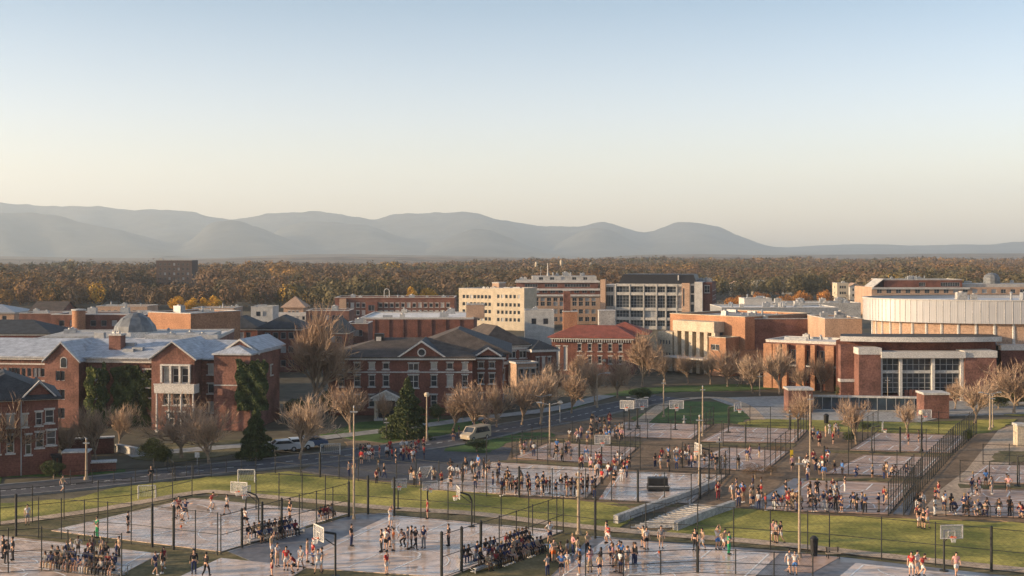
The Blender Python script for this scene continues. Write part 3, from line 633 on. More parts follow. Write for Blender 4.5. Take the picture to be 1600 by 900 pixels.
# ---- brick hall right of it
r, W_ = site('brick_residence_hall', 752, 226, 872, 232, 'brick hall with dark hipped roof and white bands right of the lecture hall')
S = 229/F; bx = lambda u: (u-752)*S
mass(r, 0, bx(832), 0, 15, 0, 7.6, brick_d, [(bx(u-6), bx(u+6), zz, zz+hh) for u in (768, 786, 804, 822) for zz, hh in ((5.2,1.3),(1.2,2.2))], sep=False)
band(r, 0, bx(832), 0, 6.8, 7.3, white, .15); band(r, 0, bx(832), 0, 4.1, 4.6, white, .15); cornice(r, 0, bx(832), 0, 15, 7.4, 7.75, .45)
b = MB(); b.hip(-.6, bx(834), -.6, 15.6, 7.8, 3.4, 0, ins=4.5, mr=1); b.build('roof', [roof_b, roof_d], r)  # shade of the right slope is painted with the darker roof material
mass(r, bx(832), bx(872), -2, 14, 0, 6.6, brick_d, [(bx(u-3)-bx(832), bx(u+3)-bx(832), .8, 5.4) for u in (840, 850, 860)], style='tall')
cornice(r, bx(832), bx(872), -2, 14, 6.4, 6.9, .5); b = MB(); b.hip(bx(828), bx(874), -2.5, 14.5, 6.92, 1.5, 0); b.build('roof', roof_d, r)
mass(r, bx(797), bx(830), -4, -.01, 0, 4.6, brick_p, [(bx(u)-bx(797), bx(u)-bx(797)+1.0, .5, 3.6) for u in (801, 811, 821)], style='tall'); cornice(r, bx(797), bx(830), -4, -.01, 4.5, 4.8, .25)
# ---- red roof hall
r, W_ = site('red_roofed_hall', 862, 250, 988, 247, 'long hall under a bright red tiled roof with white dentil eaves')
S = 249/F; bx = lambda u: (u-862)*S
mass(r, 0, W_, 0, 15, 0, 7.6, brick_d, [(bx(u-3), bx(u+3), zz, zz+1.5) for u in (906, 922, 938, 954, 970) for zz in (4.9, 2.4)]+[(bx(u-3), bx(u+3), 1.0, 5.8) for u in (872, 884)], style='sash')
b = MB(); b.box(-.3, W_+.4, -.55, .05, 7.3, 7.75)
for k in range(34): b.box(.1+k*W_/34, .25+k*W_/34, -.5, -.02, 6.75, 7.3)
b.build('dentil_cornice', white, r)
b = MB(); b.hip(-.8, W_+.8, -.8, 15.8, 7.8, 2.0, 0, ins=5); b.build('roof', roof_r, r)
b = MB(); b.hip(W_-8, W_+3, 5, 16, 8.2, 2.2, 0); b.build('roof', roof_r, r)
r, W_ = site('brick_chimney_tower', 880, 257, 902, 257, 'tall brick chimney tower with stepped top rising through the red roof', 'tower')
b = MB(); b.box(0, W_, 0, 2.4, 0, 12.5); b.build('shaft', brick_o, r); b = MB(); b.box(.1, W_*.52, .4, 1.9, 12.5, 16.9); b.build('upper_shaft', brick, r)  # orange of the lower shaft stands in for its sunlit face
b = MB(); b.box(-.1, W_+.1, -.1, 2.5, 12.503, 12.7); b.box(.0, W_*.55, .3, 2.0, 16.903, 17.1); b.build('cap', stone, r)
r, W_ = site('stone_ventilation_tower', 936, 262, 961, 262, 'square pale stone block tower left below the black roofed building', 'tower')
b = MB(); b.box(0, W_, 0, 3.5, 0, 12.4); b.build('shaft', conc, r); b = MB(); b.box(-.08, W_+.08, -.08, 3.6, 12.4, 12.6); b.build('cap', stone, r)
# ---- modern block with black roof
r, W_ = site('laboratory_block', 940, 400, 1112, 392, 'modern glass and concrete block with a big black sloped roof')
S = 396/F; bx = lambda u: (u-940)*S; z = lambda v: PZ(v, 396)
b = MB(); fx0, fx1 = bx(962), bx(1066)
wins = []
cols = [962, 984.5, 1006.5, 1026.5, 1041, 1058]
for a, c in zip(cols[:-1], cols[1:]):
    for e, f in ((457,447.5),(481,461.5),(496,485.5),(510,500.5)): wins.append((bx(a+1.3)-fx0, bx(c-1.3)-fx0, z(e), z(f)))
mass(r, fx0, fx1, .5, 20, 0, z(444), conc, wins, style='dark', blinds=.05, top=roof_f)
for e, f in ((447.5,443.5),(461.5,457),(485.5,481.2),(500.5,496.5)): band(r, fx0, fx1+2.5, .5, z(e), z(f), conc, .55, 'balcony_band')
for u in cols: 
    b = MB(); b.box(bx(u)-.2, bx(u)+.2, -.2, .45, 0, z(444.2)); b.build('column', conc, r)
mass(r, bx(940), fx0-.01, 2.5, 18, 0, z(446), stone, [(.8, bx(962)-1.0, z(e), z(f)) for e, f in ((480,462),(457,449),(497,486))], style='plain', blinds=.1)
b = MB(); b.box(bx(938), bx(946), 0, 2, 0, z(437)); b.build('pylon', brick_p, r)
b = MB(); x0, x1 = bx(966), bx(1086); zt = z(429); zb = z(443.6)
b.v = [(x0,1,zb),(x1+.6,1,zb),(x1+.6,19,zb),(x0,19,zb),(x0+1.4,2.5,zt),(x1-.6,2.5,zt),(x1-.6,18,zt),(x0+1.4,18,zt)]
b.f = [(0,3,2,1),(4,5,6,7),(0,1,5,4),(1,2,6,5),(2,3,7,6),(3,0,4,7)]; b.m = [0]*6; b.build('roof', black, r)
b = MB(); b.tube((bx(1042),3,z(436)),(bx(1042),3,z(429)),.3,n=8); b.tube((bx(1060),1.5,z(438)),(bx(1060),1.5,z(430)),.2,n=8); b.build('roof_vent', white, r)
mass(r, fx1, bx(1078), -.4, 18, 0, z(442), brick_p, [(.4, .9, z(478), z(450))], style='plain'); 
mass(r, bx(1078), bx(1086), .6, 18, 0, z(443), stone, [(.25, 1.4, z(e), z(f)) for e, f in ((458,446),(472,460),(490,475))], style='plain', blinds=0)
mass(r, bx(1086), bx(1098), -1.2, 18, 0, z(440), stone); mass(r, bx(1098), bx(1112), 1, 22, 0, z(441), brick_d, [(.5, 2.2, z(457), z(446))], R_=even(21, 4, 1.4, [(8,1.5),(11,1.5),(5,1.5)]))
units(r, bx(1090), bx(1110), 4, 16, z(441), 5)
# ---- large brick block left of it with tiers
r, W_ = site('brick_science_block', 798, 425, 938, 425, 'large brick block with stepped white banded upper tiers and rooftop plant')
S = 425/F; bx = lambda u: (u-798)*S; z = lambda v: PZ(v, 425)
mass(r, 0, W_, 0, 24, 0, z(461), brick_p, even(W_, 13, 1.5, [(z(478),1.5),(z(490),1.5),(z(502),1.5),(z(470.5),1.2)]), style='dark', blinds=.3)
band(r, -.5, W_, 0, z(463), z(460), white, .5); mass(r, 1, W_, 1.5, 22, z(461), z(451), brick_d, even(W_-1, 10, 1.7, [(z(458),1.1)]), style='dark')
band(r, .5, W_, 1.5, z(454), z(451), white, .6); mass(r, 2, W_-.5, 3.5, 20, z(451), z(441), brick, [(3, 7.5, z(449), z(444)), (10, 14.5, z(449), z(444)), (17,26,z(449),z(444))], style='plain')
band(r, 1.5, W_, 3.5, z(442), z(439), white, .6); mass(r, bx(832), bx(934), 6, 18, z(441), z(432), conc, even(22, 5, 1.5, [(z(438),1)]), style='dark')
parapet(r, 2, W_-.5, 3.5, 20, z(440), white, .25, roof_fw, 7); units(r, bx(836), bx(925), 7, 16, z(432), 8)
b = MB(); b.tube((bx(857),9,z(432)),(bx(857),9,z(411)),.28,.1,8); b.build('flue_mast', white, r); b = MB(); b.tube((bx(846),9,z(432)),(bx(846),9,z(416)),.12,.06,6); b.build('flue_mast', metal_g, r)
# low white plant house in front
r, W_ = site('white_plant_house', 820, 330, 866, 330, 'low white flat roofed house with dark doors in front of the brick block')
mass(r, 0, W_, 0, 8, 0, 9.0, stone, [(1.8,3.2,5.6,7.2),(5.0,6.4,5.6,7.2)], style='plain', blinds=0); parapet(r, 0, W_, 0, 8, 9.0, white, .3, roof_fw, 2)
# ---- yellow lit block
r, W_ = site('cream_classroom_block', 717, 402, 800, 393, 'sunlit cream stone block with rows of small windows and roof hut')
z = lambda v: PZ(v, 395); 
mass(r, 0, W_*.68, 0, 16, 0, 12.6, cream, even(W_*.68, 8, 1.0, [(10.0,1.2),(7.6,1.2),(5.2,1.2),(2.8,1.2)]), even(16, 5, 1.0, [(10.0,1.2),(7.6,1.2),(5.2,1.2),(2.8,1.2)]), style='dark', blinds=.1)
mass(r, W_*.68, W_+5, -1.2, 8, 0, 12.9, cream, even(W_*.32+5, 6, .9, [(10.3,1.2),(7.6,1.2),(5.2,1.2),(2.8,1.2)]), style='dark', blinds=.1)
parapet(r, 0, W_*.68, 0, 16, 12.6, cream, .6, roof_f, 3, white); parapet(r, W_*.68, W_+5, -1.2, 8, 12.9, cream, .6, roof_f, 3, white)
mass(r, W_*.55, W_*.68, 3, 8, 12.7, 15.0, brick_p); parapet(r, W_*.55, W_*.68, 3, 8, 15.0, white, .2)
# ---- long flat brick range behind centre
r, W_ = site('long_brick_range', 523, 420, 710, 420, 'long four storey flat roofed brick range before the autumn wood')
mass(r, 0, W_, 0, 16, 0, 8.8, brick, even(W_, 20, 1.2, [(6.2,1.4),(3.6,1.4)]), style='sash', blinds=.3); parapet(r, 0, W_, 0, 16, 8.8, brick_d, .7, roof_f, 9, white)
mass(r, W_*.045, W_*.1, -1.5, -.01, 0, 9.2, brick_p); mass(r, W_*.26, W_*.36, -1.2, -.01, 0, 8.0, brick_d, [(1,3.2,5,7)], style='plain')
b = MB(); pr = None
for k in range(13):
    a = math.pi*k/12; q = (W_*.42+.9*math.cos(a), 6, 11.5+.9*math.sin(a))
    if pr: b.tube(pr, q, .12, n=5)
    pr = q
b.tube((W_*.42+.9,6,9.5),(W_*.42+.9,6,11.5),.12,n=5); b.tube((W_*.42-.9,6,9.5),(W_*.42-.9,6,11.5),.12,n=5); b.build('roof_hoop', white, r)
# ---- wide flat brick hall
r, W_ = site('flat_roofed_gymnasium', 563, 300, 740, 300, 'wide plain brown brick hall with bright white roof edge behind the lecture hall')
mass(r, 0, W_, 0, 30, 0, 8.6, brick_d); parapet(r, 0, W_, 0, 30, 8.6, white, .3, roof_fw, 6, white)
mass(r, W_*.93, W_+2.5, 3, 9, 8.6, 11.8, brick_p); parapet(r, W_*.93, W_+2.5, 3, 9, 11.8, brick_p, .2)
for k in range(1, 8):
    b = MB(); b.box(W_*k/8-.2, W_*k/8+.2, -.18, .03, 0, 8.55); b.build('pilaster', brick_d, r)
# ---- pyramid roofed tower
r, W_ = site('pyramid_roofed_house', 439, 380, 478, 380, 'small house with pale pyramid roof standing before the wood')
mass(r, .8, W_-.8, 0, 7, 0, 8.0, brick_p, even(W_-1.6, 3, .9, [(5.6,1.2)])); b = MB(); b.hip(0, W_, -.8, 7.8, 8.05, 3.3, 0, ins=W_/2); b.build('roof', brick_p, r)
mass(r, -1, W_+2, -4, -.01, 0, 6.4, white, even(W_+3, 5, .9, [(4.2,1.2)]))
# ---- left background roofs
def simple(name, u0, u1, vt, Y, D, m, label, roof='flat', rm=None, clutter=3, n=0, rh=2.0, cap=None, cat='building', rows=None, Lw=True, Y1=None, group=None):
    r, W = site(name, u0, Y, u1, Y1 or Y, label, cat, group); z = PZ(vt, Y)
    if roof == 'flat': z -= .5
    else: z -= rh
    rows = rows or [(z-2.3-2.9*k, 1.4) for k in range(max(1, int(z/3)))]
    fr = even(W, n, min(1.3, W/max(n,1)*.5), rows) if n else None
    mass(r, 0, W, 0, D, 0, z, m, fr, even(D, max(1, n//2), 1.1, rows) if n and Lw else None, style='dark')
    if roof == 'flat': parapet(r, 0, W, 0, D, z, m, .36, rm or roof_f, clutter, cap)
    elif roof == 'hip': b = MB(); b.hip(-.5, W+.5, -.5, D+.5, z, rh, 0, ins=min(D/2, W/2-.2)); b.build('roof', rm or roof_d, r); cornice(r, 0, W, 0, D, z-.45, z-.2, .3)
    elif roof == 'gablex':
        b = MB(); b.gable_x(-.5, W+.5, -.5, D+.5, z, rh); b.build('roof', rm or roof_d, r)
        for xx in (0, W-.3):
            g = MB(); g.face([(xx,0,z),(xx,D,z),(xx,D/2,z+rh)]); g.face([(xx+.3,0,z),(xx+.3,D/2,z+rh),(xx+.3,D,z)]); g.build('gable', m, r)
    elif roof == 'gabley': b = MB(); b.gable_y(-.5, W+.5, -.5, D+.5, z, rh); b.build('roof', rm or roof_d, r); gable_wall(r, 0, W, 0, z, z+rh, m, D)
    return r, W, z
simple('brick_house', 47, 95, 473, 330, 12, brick, 'pitched roof brick house with sunlit brown roof at the left edge of the wood', 'gablex', roof_b, rh=2.6, n=3)
simple('brick_house', -60, 22, 477, 345, 14, brick_p, 'grey hipped roof house cut by the left edge of the picture', 'hip', metal_g, rh=2.0, n=4)
simple('dark_roofed_shed', -70, 78, 502, 262, 14, brick_d, 'long low building with charcoal roof at far left behind the pale roof', 'hip', roof_d, rh=2.6, n=5)
simple('brick_workshop', 80, 228, 491, 285, 16, brick, 'low brick workshop with flat roof left of the square brick block', clutter=5, n=8, cap=white)
r, W, z_ = simple('brick_shed', 30, 112, 489, 300, 10, brick, 'brown brick shed left of the round brick turret', clutter=4)
r, W_ = site('round_brick_turret', 110, 282, 129, 282, 'round brick turret with pale cap among the left roofs', 'tower')
b = MB(); b.lathe([(1.5,0),(1.5,11.6)], (W_/2,1.5,0), 24); b.build('shaft', brick_o, r); b = MB(); b.lathe([(0,11.55),(1.65,11.55),(1.65,11.85),(0,12.0)], (W_/2,1.5,0), 24); b.build('cap', stone, r)
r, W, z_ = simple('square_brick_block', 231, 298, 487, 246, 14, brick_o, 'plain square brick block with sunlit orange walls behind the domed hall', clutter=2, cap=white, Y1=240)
simple('white_framed_hall', 297, 342, 488, 250, 12, stone, 'small hall with pale glazed upper wall beside the square brick block', n=6, rows=[(11.0,1.2)], clutter=2)
simple('slate_roofed_house', 342, 402, 495, 270, 12, brick_d, 'dark slate roofed brick house right of the pale glazed hall', 'hip', roof_d, rh=2.5, n=4)
simple('slate_roofed_house', 403, 470, 494, 255, 12, brick_d, 'dark slate roofed house behind the big bare tree', 'hip', roof_d, rh=2.5, n=4)
simple('brick_clinic', 300, 365, 481, 420, 14, brick_p, 'low pale brick clinic directly below the four yellow trees', n=6, clutter=4)
simple('pale_block_house', 392, 426, 479, 350, 9, stone, 'small pale flat roofed block left of the pyramid roof', n=2, clutter=1)
simple('brick_row_house', 478, 545, 485, 360, 12, brick, 'brown brick row house right of the pyramid roof', n=5, clutter=3, cap=white)
simple('slate_turret_house', 505, 543, 494, 250, 9, brick_d, 'house with dark peaked roof just right of the big bare tree', 'hip', roof_d, rh=3.2, n=2)
simple('brick_annex', 540, 575, 505, 262, 9, brick, 'narrow brick annex with stacked white ledges beside the plain brick hall', n=3, clutter=2, cap=white)
simple('brick_store', 150, 230, 478, 390, 12, brick_p, 'low pale roofed store before the wood at left', clutter=5, n=7)
simple('shadowed_brick_house', 640, 716, 491, 350, 10, brick_p, 'low cream flat block before the sunlit cream block', clutter=3, n=5)
simple('far_tower_block', 244, 300, 406.5, 745, 14, mat('brown_panel', (.085,.062,.055)), 'lone square brick tower block rising above the autumn wood', n=7, rows=[(17.2-2.9*k,1.5) for k in range(6)], clutter=2)
# ---- sunlit arts building
r, W_ = site('sunlit_arts_building', 1030, 260, 1150, 245, 'orange brick building with tall cream pillars glowing in low sun')
z = lambda v: PZ(v, 256)
mass(r, W_*.02, W_, 3.0, 26, 0, 11.4, brick_o, [(W_*.17, W_*.33, 8.8, 10.1)], style='plain', blinds=0); parapet(r, W_*.02, W_, 3.0, 26, 11.4, brick_o, .5, roof_f, 4, cream)  # wall colour carries the orange glow of the low sun
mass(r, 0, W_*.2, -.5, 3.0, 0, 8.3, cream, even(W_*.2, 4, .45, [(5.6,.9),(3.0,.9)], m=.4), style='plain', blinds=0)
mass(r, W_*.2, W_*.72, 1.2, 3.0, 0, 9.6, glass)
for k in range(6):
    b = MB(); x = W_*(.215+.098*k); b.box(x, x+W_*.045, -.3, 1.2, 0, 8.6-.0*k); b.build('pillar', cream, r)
b = MB(); b.box(W_*.2, W_*.74, -.35, 3.0, 8.62, 10.8); b.build('canopy_and_lit_band', cream, r)  # made tall and cream so its colour imitates a pale sunlit wall band
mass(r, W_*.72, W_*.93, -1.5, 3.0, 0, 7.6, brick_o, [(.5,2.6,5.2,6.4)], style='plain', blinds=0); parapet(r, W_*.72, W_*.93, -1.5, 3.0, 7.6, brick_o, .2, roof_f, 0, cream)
b = MB(); b.box(W_*.2, W_*.75, -4, -.36, 3.2, 3.45); b.build('entrance_canopy', white, r)
r, W_ = site('brick_arts_wing', 1151, 249, 1292, 250, 'long red brick wing with flat roof in shade beside the sunlit pillars')
mass(r, 0, W_*.98, 0, 24, 0, 10.9, brick, [(W_*.5,W_*.9,6.0,7.8)], style='dark', blinds=0); parapet(r, 0, W_*.98, 0, 24, 10.9, brick, .5, roof_f, 4)
band(r, 0, W_*.45, 0, 4.6, 5.0, stone); b = MB(); b.box(0, W_*.42, -2.5, -.01, 2.4, 5.2); b.build('lobby', brick_o, r)
simple('grey_equipment_hall', 1128, 1310, 480, 300, 18, metal_g, 'long grey panelled hall with white roof plant behind the brick wing', clutter=12, cap=white, rm=roof_fw, n=7, rows=[(9.2,1.9)])
r, W, z_ = simple('white_plant_room', 1163, 1206, 466, 330, 8, white, 'white rooftop plant room behind the grey panelled hall', clutter=3, rm=roof_fw)
simple('pale_depot', 1205, 1345, 473, 360, 14, conc, 'low pale depot roof crowded with vents left of the round arena', clutter=16, rm=roof_fw, cap=white)
simple('plain_brick_annex', 1289, 1347, 497, 236, 14, brick_p, 'plain pinkish brick annex touching the left of the round arena', clutter=4)
r, W_ = site('brick_pier_building', 1194, 226, 1318, 218, 'low building with sunlit brick piers and dark glass left of the arena')
mass(r, 0, W_, .8, 12, 0, 8.4, brick_d, even(W_, 7, 1.6, [(4.6,2.6),(1.2,2.6)]), style='plain', blinds=0); parapet(r, 0, W_, .8, 12, 8.4, white, .35, roof_fw, 4, white)
for k, w in ((0.0,1.6),(.12,1.2),(.24,.9),(.42,1.6),(.6,.8),(.78,1.6),(.92,1.3)):
    b = MB(); b.box(W_*k, W_*k+w, -.4, .79, 0, 8.2); b.build('brick_pier', brick_o, r)  # sunlit look of the piers painted in by the brighter brick
b = MB(); b.box(0, W_, -.2, .78, 4.2, 4.5); b.build('ledge', stone, r)
# ---- arena
r = empty('round_arena', (PX(1440,206), 206, 0), 0, 'round arena with ribbed white metal drum over brick and glass entrance', 'arena')
S = 206/F; bx = lambda u: (u-1440)*S; z = lambda v: PZ(v, 206)
AC = (94.0-PX(1440,206), 226.0-206); AR = 26.2
def ring(b, c, r0, z0, z1, n=96, a0=0, a1=2*math.pi, mi=0): b.lathe([(r0,z0),(r0,z1)], (c[0],c[1],0), n, mi, a0, a1)
b = MB(); b.lathe([(AR-1.2,12.1),(AR,12.1),(AR,16.1),(AR-.5,16.1),(AR-.5,15.6),(0,15.8)], (AC[0],AC[1],0), 128); b.build('drum', silver, r)
b = MB()
for k in range(128):
    a = 2*math.pi*k/128; c_, s_ = math.cos(a), math.sin(a); b.tube((AC[0]+(AR+.02)*c_, AC[1]+(AR+.02)*s_, 12.15), (AC[0]+(AR+.02)*c_, AC[1]+(AR+.02)*s_, 16.05), .07, n=4)
b.build('cladding_seams', white, r)
b = MB(); b.lathe([(AR+.02,16.08),(AR+.2,16.08),(AR+.2,16.25),(AR-.6,16.25)], (AC[0],AC[1],0), 128); b.build('drum_rim', white, r)
b = MB(); ring(b, AC, AR-1.4, 0, 12.5); b.build('upper_wall', brick_p, r)
for k in range(26):
    a = math.pi*(1.0+k/26); b = MB(); c_, s_ = AC[0]+(AR-1.35)*math.cos(a), AC[1]+(AR-1.35)*math.sin(a)
    b.tube((c_,s_,4), (c_,s_,12.4), .25, n=6); b.build('pilaster', white, r)
for o_ in r.children:
    for v_ in o_.data.vertices:
        v_.co.x = AC[0]+(v_.co.x-AC[0])*28.4/26.2; v_.co.y = AC[1]+(v_.co.y-AC[1])*15.0/26.2
        if v_.co.z > 11: v_.co.z += .5
units(r, AC[0]-17, AC[0]+14, AC[1]-3, AC[1]+8, 16.3, 7)
# podium
PC = (bx(1455), 46.0); PR = 46.3
def arc(u): x = bx(u); return (x, PC[1]-math.sqrt(max(PR**2-(x-PC[0])**2, 0)))
us_ = list(range(1317, 1581, 12)); poly = [arc(u) for u in us_]+[(bx(1577),8),(bx(1317)+1.8,8)]
b = MB(); b.prism([(p[0],p[1]+2.2) for p in poly[:len(us_)]]+poly[len(us_):], 0, 9.9); b.build('podium_wall', brick_d, r)
b = MB(); b.prism([(p[0]+0,p[1]-.5) for p in poly[:len(us_)]]+poly[len(us_):], 9.91, 10.75, 0, 1); b.build('podium_roof', [white, roof_d], r)
mass(r, bx(1317), bx(1340), -.2+1.5, 3, 0, 9.3, brick); b = MB(); b.box(bx(1315.5), bx(1341), 1.1, 2.6, 3.0, 3.5); b.build('stone_band', white, r)
mass(r, bx(1577), bx(1740), 3.5, 40, 0, 8.2, brick_d, [(1.5,6,1,3)], style='plain'); b = MB(); b.box(bx(1576), bx(1742), 3.2, 41, 8.21, 9.1); b.build('stone_band', white, r)
mass(r, bx(1551.5), bx(1578), 4.5, 20, 0, 8.9, black, [(.4,2.4,1,3.5),(.4,2.4,4.5,7)], style='plain', blinds=0)
def pier(u0, u1, y0, zt, zc):
    b = MB(); b.box(bx(u0), bx(u1), y0, y0+5, 0, zc); b.build('brick_pier', brick, r)
    b = MB(); b.box(bx(u0)-.12, bx(u1)+.12, y0-.12, y0+5.1, zc+.002, zt); b.build('stone_cap', white, r)
pier(1338, 1372, -1.6, 9.0, 7.9); pier(1502, 1551, -1.6, 8.5, 7.4)
b = MB(); b.box(bx(1371.8), bx(1502.2), -2.0, 1.2, z(558), z(548.5)); b.build('entrance_header', white, r)
for (a, c) in ((1375,1402),(1406,1452),(1457,1496)):
    for (e, f) in ((612,582.5),(578,560)):
        w = bx(c)-bx(a); h = z(f)-z(e); b = MB(); b.box(bx(a), bx(c), -.62, -.55, z(e), z(f), 0)
        n_ = max(3, round(w/1.0)); m_ = max(2, round(h/.9))
        for i in range(n_+1): b.box(bx(a)+w*i/n_-.04, bx(a)+w*i/n_+.04, -.72, -.63, z(e), z(f), 1)
        for j in range(m_+1): b.box(bx(a), bx(c), -.71, -.64, z(e)+h*j/m_-.04, z(e)+h*j/m_+.04, 1)
        b.build('window', [glass, metal_g], r)
for u in (1373.3, 1404, 1454.5, 1499):
    b = MB(); b.box(bx(u)-.24, bx(u)+.24, -1.3, -.3, 0, z(558)-.003); b.build('mullion_post', white, r)
b = MB(); b.box(bx(1374), bx(1498), -.9, -.5, z(582.3), z(578.2)); b.build('spandrel', stone, r)
b = MB(); b.box(bx(1374), bx(1498), -.85, -.5, 0, 1.0); [b.box(bx(u), bx(u)+.6, -1.1, -.86, 0, 1.9) for u in range(1410, 1450, 7)]; b.build('entrance_doors', brick_d, r)
# building behind arena
r, W_ = site('terraced_research_building', 1362, 480, 1640, 480, 'low beige terraced building with rooftop plant seen above the arena')
S = 480/F; bx = lambda u: (u-1362)*S; z = lambda v: PZ(v, 480)
mass(r, 0, W_, 0, 24, 0, z(449), brick_p, even(W_, 18, 2.0, [(z(458),1.5)]), style='dark'); band(r, 0, W_*.55, 0, z(452), z(449), stone, .6)
mass(r, bx(1385), bx(1508), 3, 20, z(449), z(438), brick_d, [(bx(1440)-bx(1385), bx(1450)-bx(1385), z(448), z(441.5)), (bx(1474)-bx(1385), bx(1504)-bx(1385), z(448), z(441.5))], style='plain', blinds=0); parapet(r, bx(1385), bx(1508), 3, 20, z(438), stone, .2, roof_f, 3)
mass(r, bx(1508), W_, 5, 20, z(449), z(444), conc); units(r, bx(1428), bx(1464), 6, 14, z(437), 9); units(r, bx(1520), bx(1600), 8, 16, z(443), 6)
b = MB(); b.lathe([(3.2,0),(3.2,2.2),(2.6,3.4),(1.2,4.2),(0,4.4)], (bx(1565),10,z(444)), 12); b.build('roof_cupola', dark_m, r)
b = MB(); b.hexa([(bx(1367),2,z(449)),(bx(1383),2,z(437)),(bx(1383),14,z(437)),(bx(1367),14,z(449))], .3); b.build('sloped_roof', stone, r)
# far houses on the right
FH = [(1143,1158,440,700,cream,'gabley','small pale gabled house farthest left of the far right houses'),(1160,1174,441,690,brick_p,'flat','square pinkish flat house second among the far right houses'),
 (1178,1206,438.5,710,cream,'flat','wide low cream house amid orange trees'),(1209,1218,436,730,brick_o,'gabley','tiny orange gabled house right of the wide cream house'),
 (1222,1238,437,730,white,'gabley','white gabled house rightmost of the far house row'),(1308,1326,442,600,cream,'flat','bright yellow lit house between the trees left of the arena'),(1328,1346,442.5,640,white,'gabley','white house with pitched roof beside the yellow lit house'),
 (1362,1376,437.5,640,brick_p,'gabley','pinkish gabled house above the arena left edge')]
for (u0, u1, vt, Y, m_, rf, lb) in FH:
    simple('far_house', u0, u1, vt, Y, 9, m_, lb, rf, brick_p if rf != 'flat' else None, clutter=1, n=3, rh=1.8, group='small far houses among the trees')
for (u, vt, lb) in ((838, 409, 'stubby pale water tower above the wood left of the flue masts'), (877, 406, 'small pale tank on the wooded skyline right of the white mast'), (923, 410, 'small white tank on the skyline above the black roofed block')):
    Y = 900; zt = PZ(vt, Y); o = empty('water_tower', (PX(u,Y), Y, 0), 0, lb, 'water tower')
    b = MB(); [b.tube((1.3*math.cos(a),1.3*math.sin(a),0),(.8*math.cos(a),.8*math.sin(a),zt-4),.12,n=6) for a in (0.8,2.4,3.9,5.5)]; b.build('legs', cream, o)
    b = MB(); b.lathe([(0,zt-4.6),(.7,zt-4.3),(1.1,zt-3.6),(1.1,zt-1),(.7,zt-.2),(0,zt)], n=14); b.build('tank', cream, o); CLEAR.append((PX(u,Y), Y, 8))
# ---- stone screen with brick pillars on plaza
def boxthing(name, u0, v0, u1, vt, D, m, capm, label, cat):
    p = G(u0, v0); Y = p[1]; w = (u1-u0)/F*Y; h = PZ(vt, Y); o = empty(name, (p[0], Y, 0), 0, label, cat)
    b = MB(); b.box(0, w, 0, D, 0, h); b.build('pillar', m, o); b = MB(); b.box(-.12, w+.12, -.12, D+.12, h+.002, h+.3); b.build('coping', capm, o); return o
boxthing('brick_gate_pillar', 1232, 645, 1270, 610, 3.2, brick, stone, 'broad brick pillar with stone cap at the left of the glass screen', 'pillar')
boxthing('brick_gate_pillar', 1444, 654, 1483, 617, 3.4, brick, stone, 'broad brick pillar with stone cap at the right of the glass screen', 'pillar')
p = G(1271, 641); q = G(1443, 644); d = Vector(q)-Vector(p); o = empty('dark_glass_screen', (p[0],p[1],0), math.atan2(d.y,d.x), 'long low dark glass screen wall between two brick pillars', 'wall'); L_ = d.length
b = MB(); b.box(0, L_, .05, .3, .2, 2.1); b.build('glass', blue_g, o); b = MB(); b.box(-.01, L_+.01, -.1, .5, 2.103, 2.4); b.box(0, L_, 0, .4, 0, .2); b.build('frame', stone, o)
b = MB(); [b.box(L_*k/12-.05, L_*k/12+.05, 0, .06, .2, 2.1) for k in range(13)]; b.build('mullion', metal_g, o)
boxthing('stone_gate_post', 1590, 698, 1603, 666, 1.4, cream, stone, 'sunlit yellow stone post at the right edge beside the sloping path', 'pillar')
# ramp walls beside the diagonal path
def flat_wall(name, pts, h, t, m, label):
    W = [G(*p) for p in pts]; o = empty(name, (W[0][0],W[0][1],0), 0, label, 'wall'); b = MB(); a = [(w[0]-W[0][0], w[1]-W[0][1]) for w in W]; l = offs(a, t/2); r_ = offs(a, -t/2)
    for i in range(len(a)-1): b.prism([r_[i], r_[i+1], l[i+1], l[i]], 0, h)
    b.build('wall', m, o); return o
sheet('stepped_path', [(985,826),(1060,826),(1142,794),(1080,786)], .06, path_m)
b = MB()
for k in range(14):
    t = k/14; a = Vector(G(985,826)).lerp(Vector(G(1082,787)), t); c = Vector(G(1058,826)).lerp(Vector(G(1140,795)), t); d = (c-a); n_ = Vector((-d.y,d.x)).normalized()*.25
    b.prism([tuple(a), tuple(c), tuple(c+n_), tuple(a+n_)], 0, .14)
tag(b.build('steps', stone), kind='structure')
flat_wall('ramp_wall', [(962,818),(1010,800),(1060,784),(1115,762)], .75, .5, conc, 'grey retaining wall along the left of the stepped path')
flat_wall('ramp_wall', [(1055,829),(1100,810),(1146,794)], .75, .5, conc, 'short grey retaining wall along the right of the stepped path')
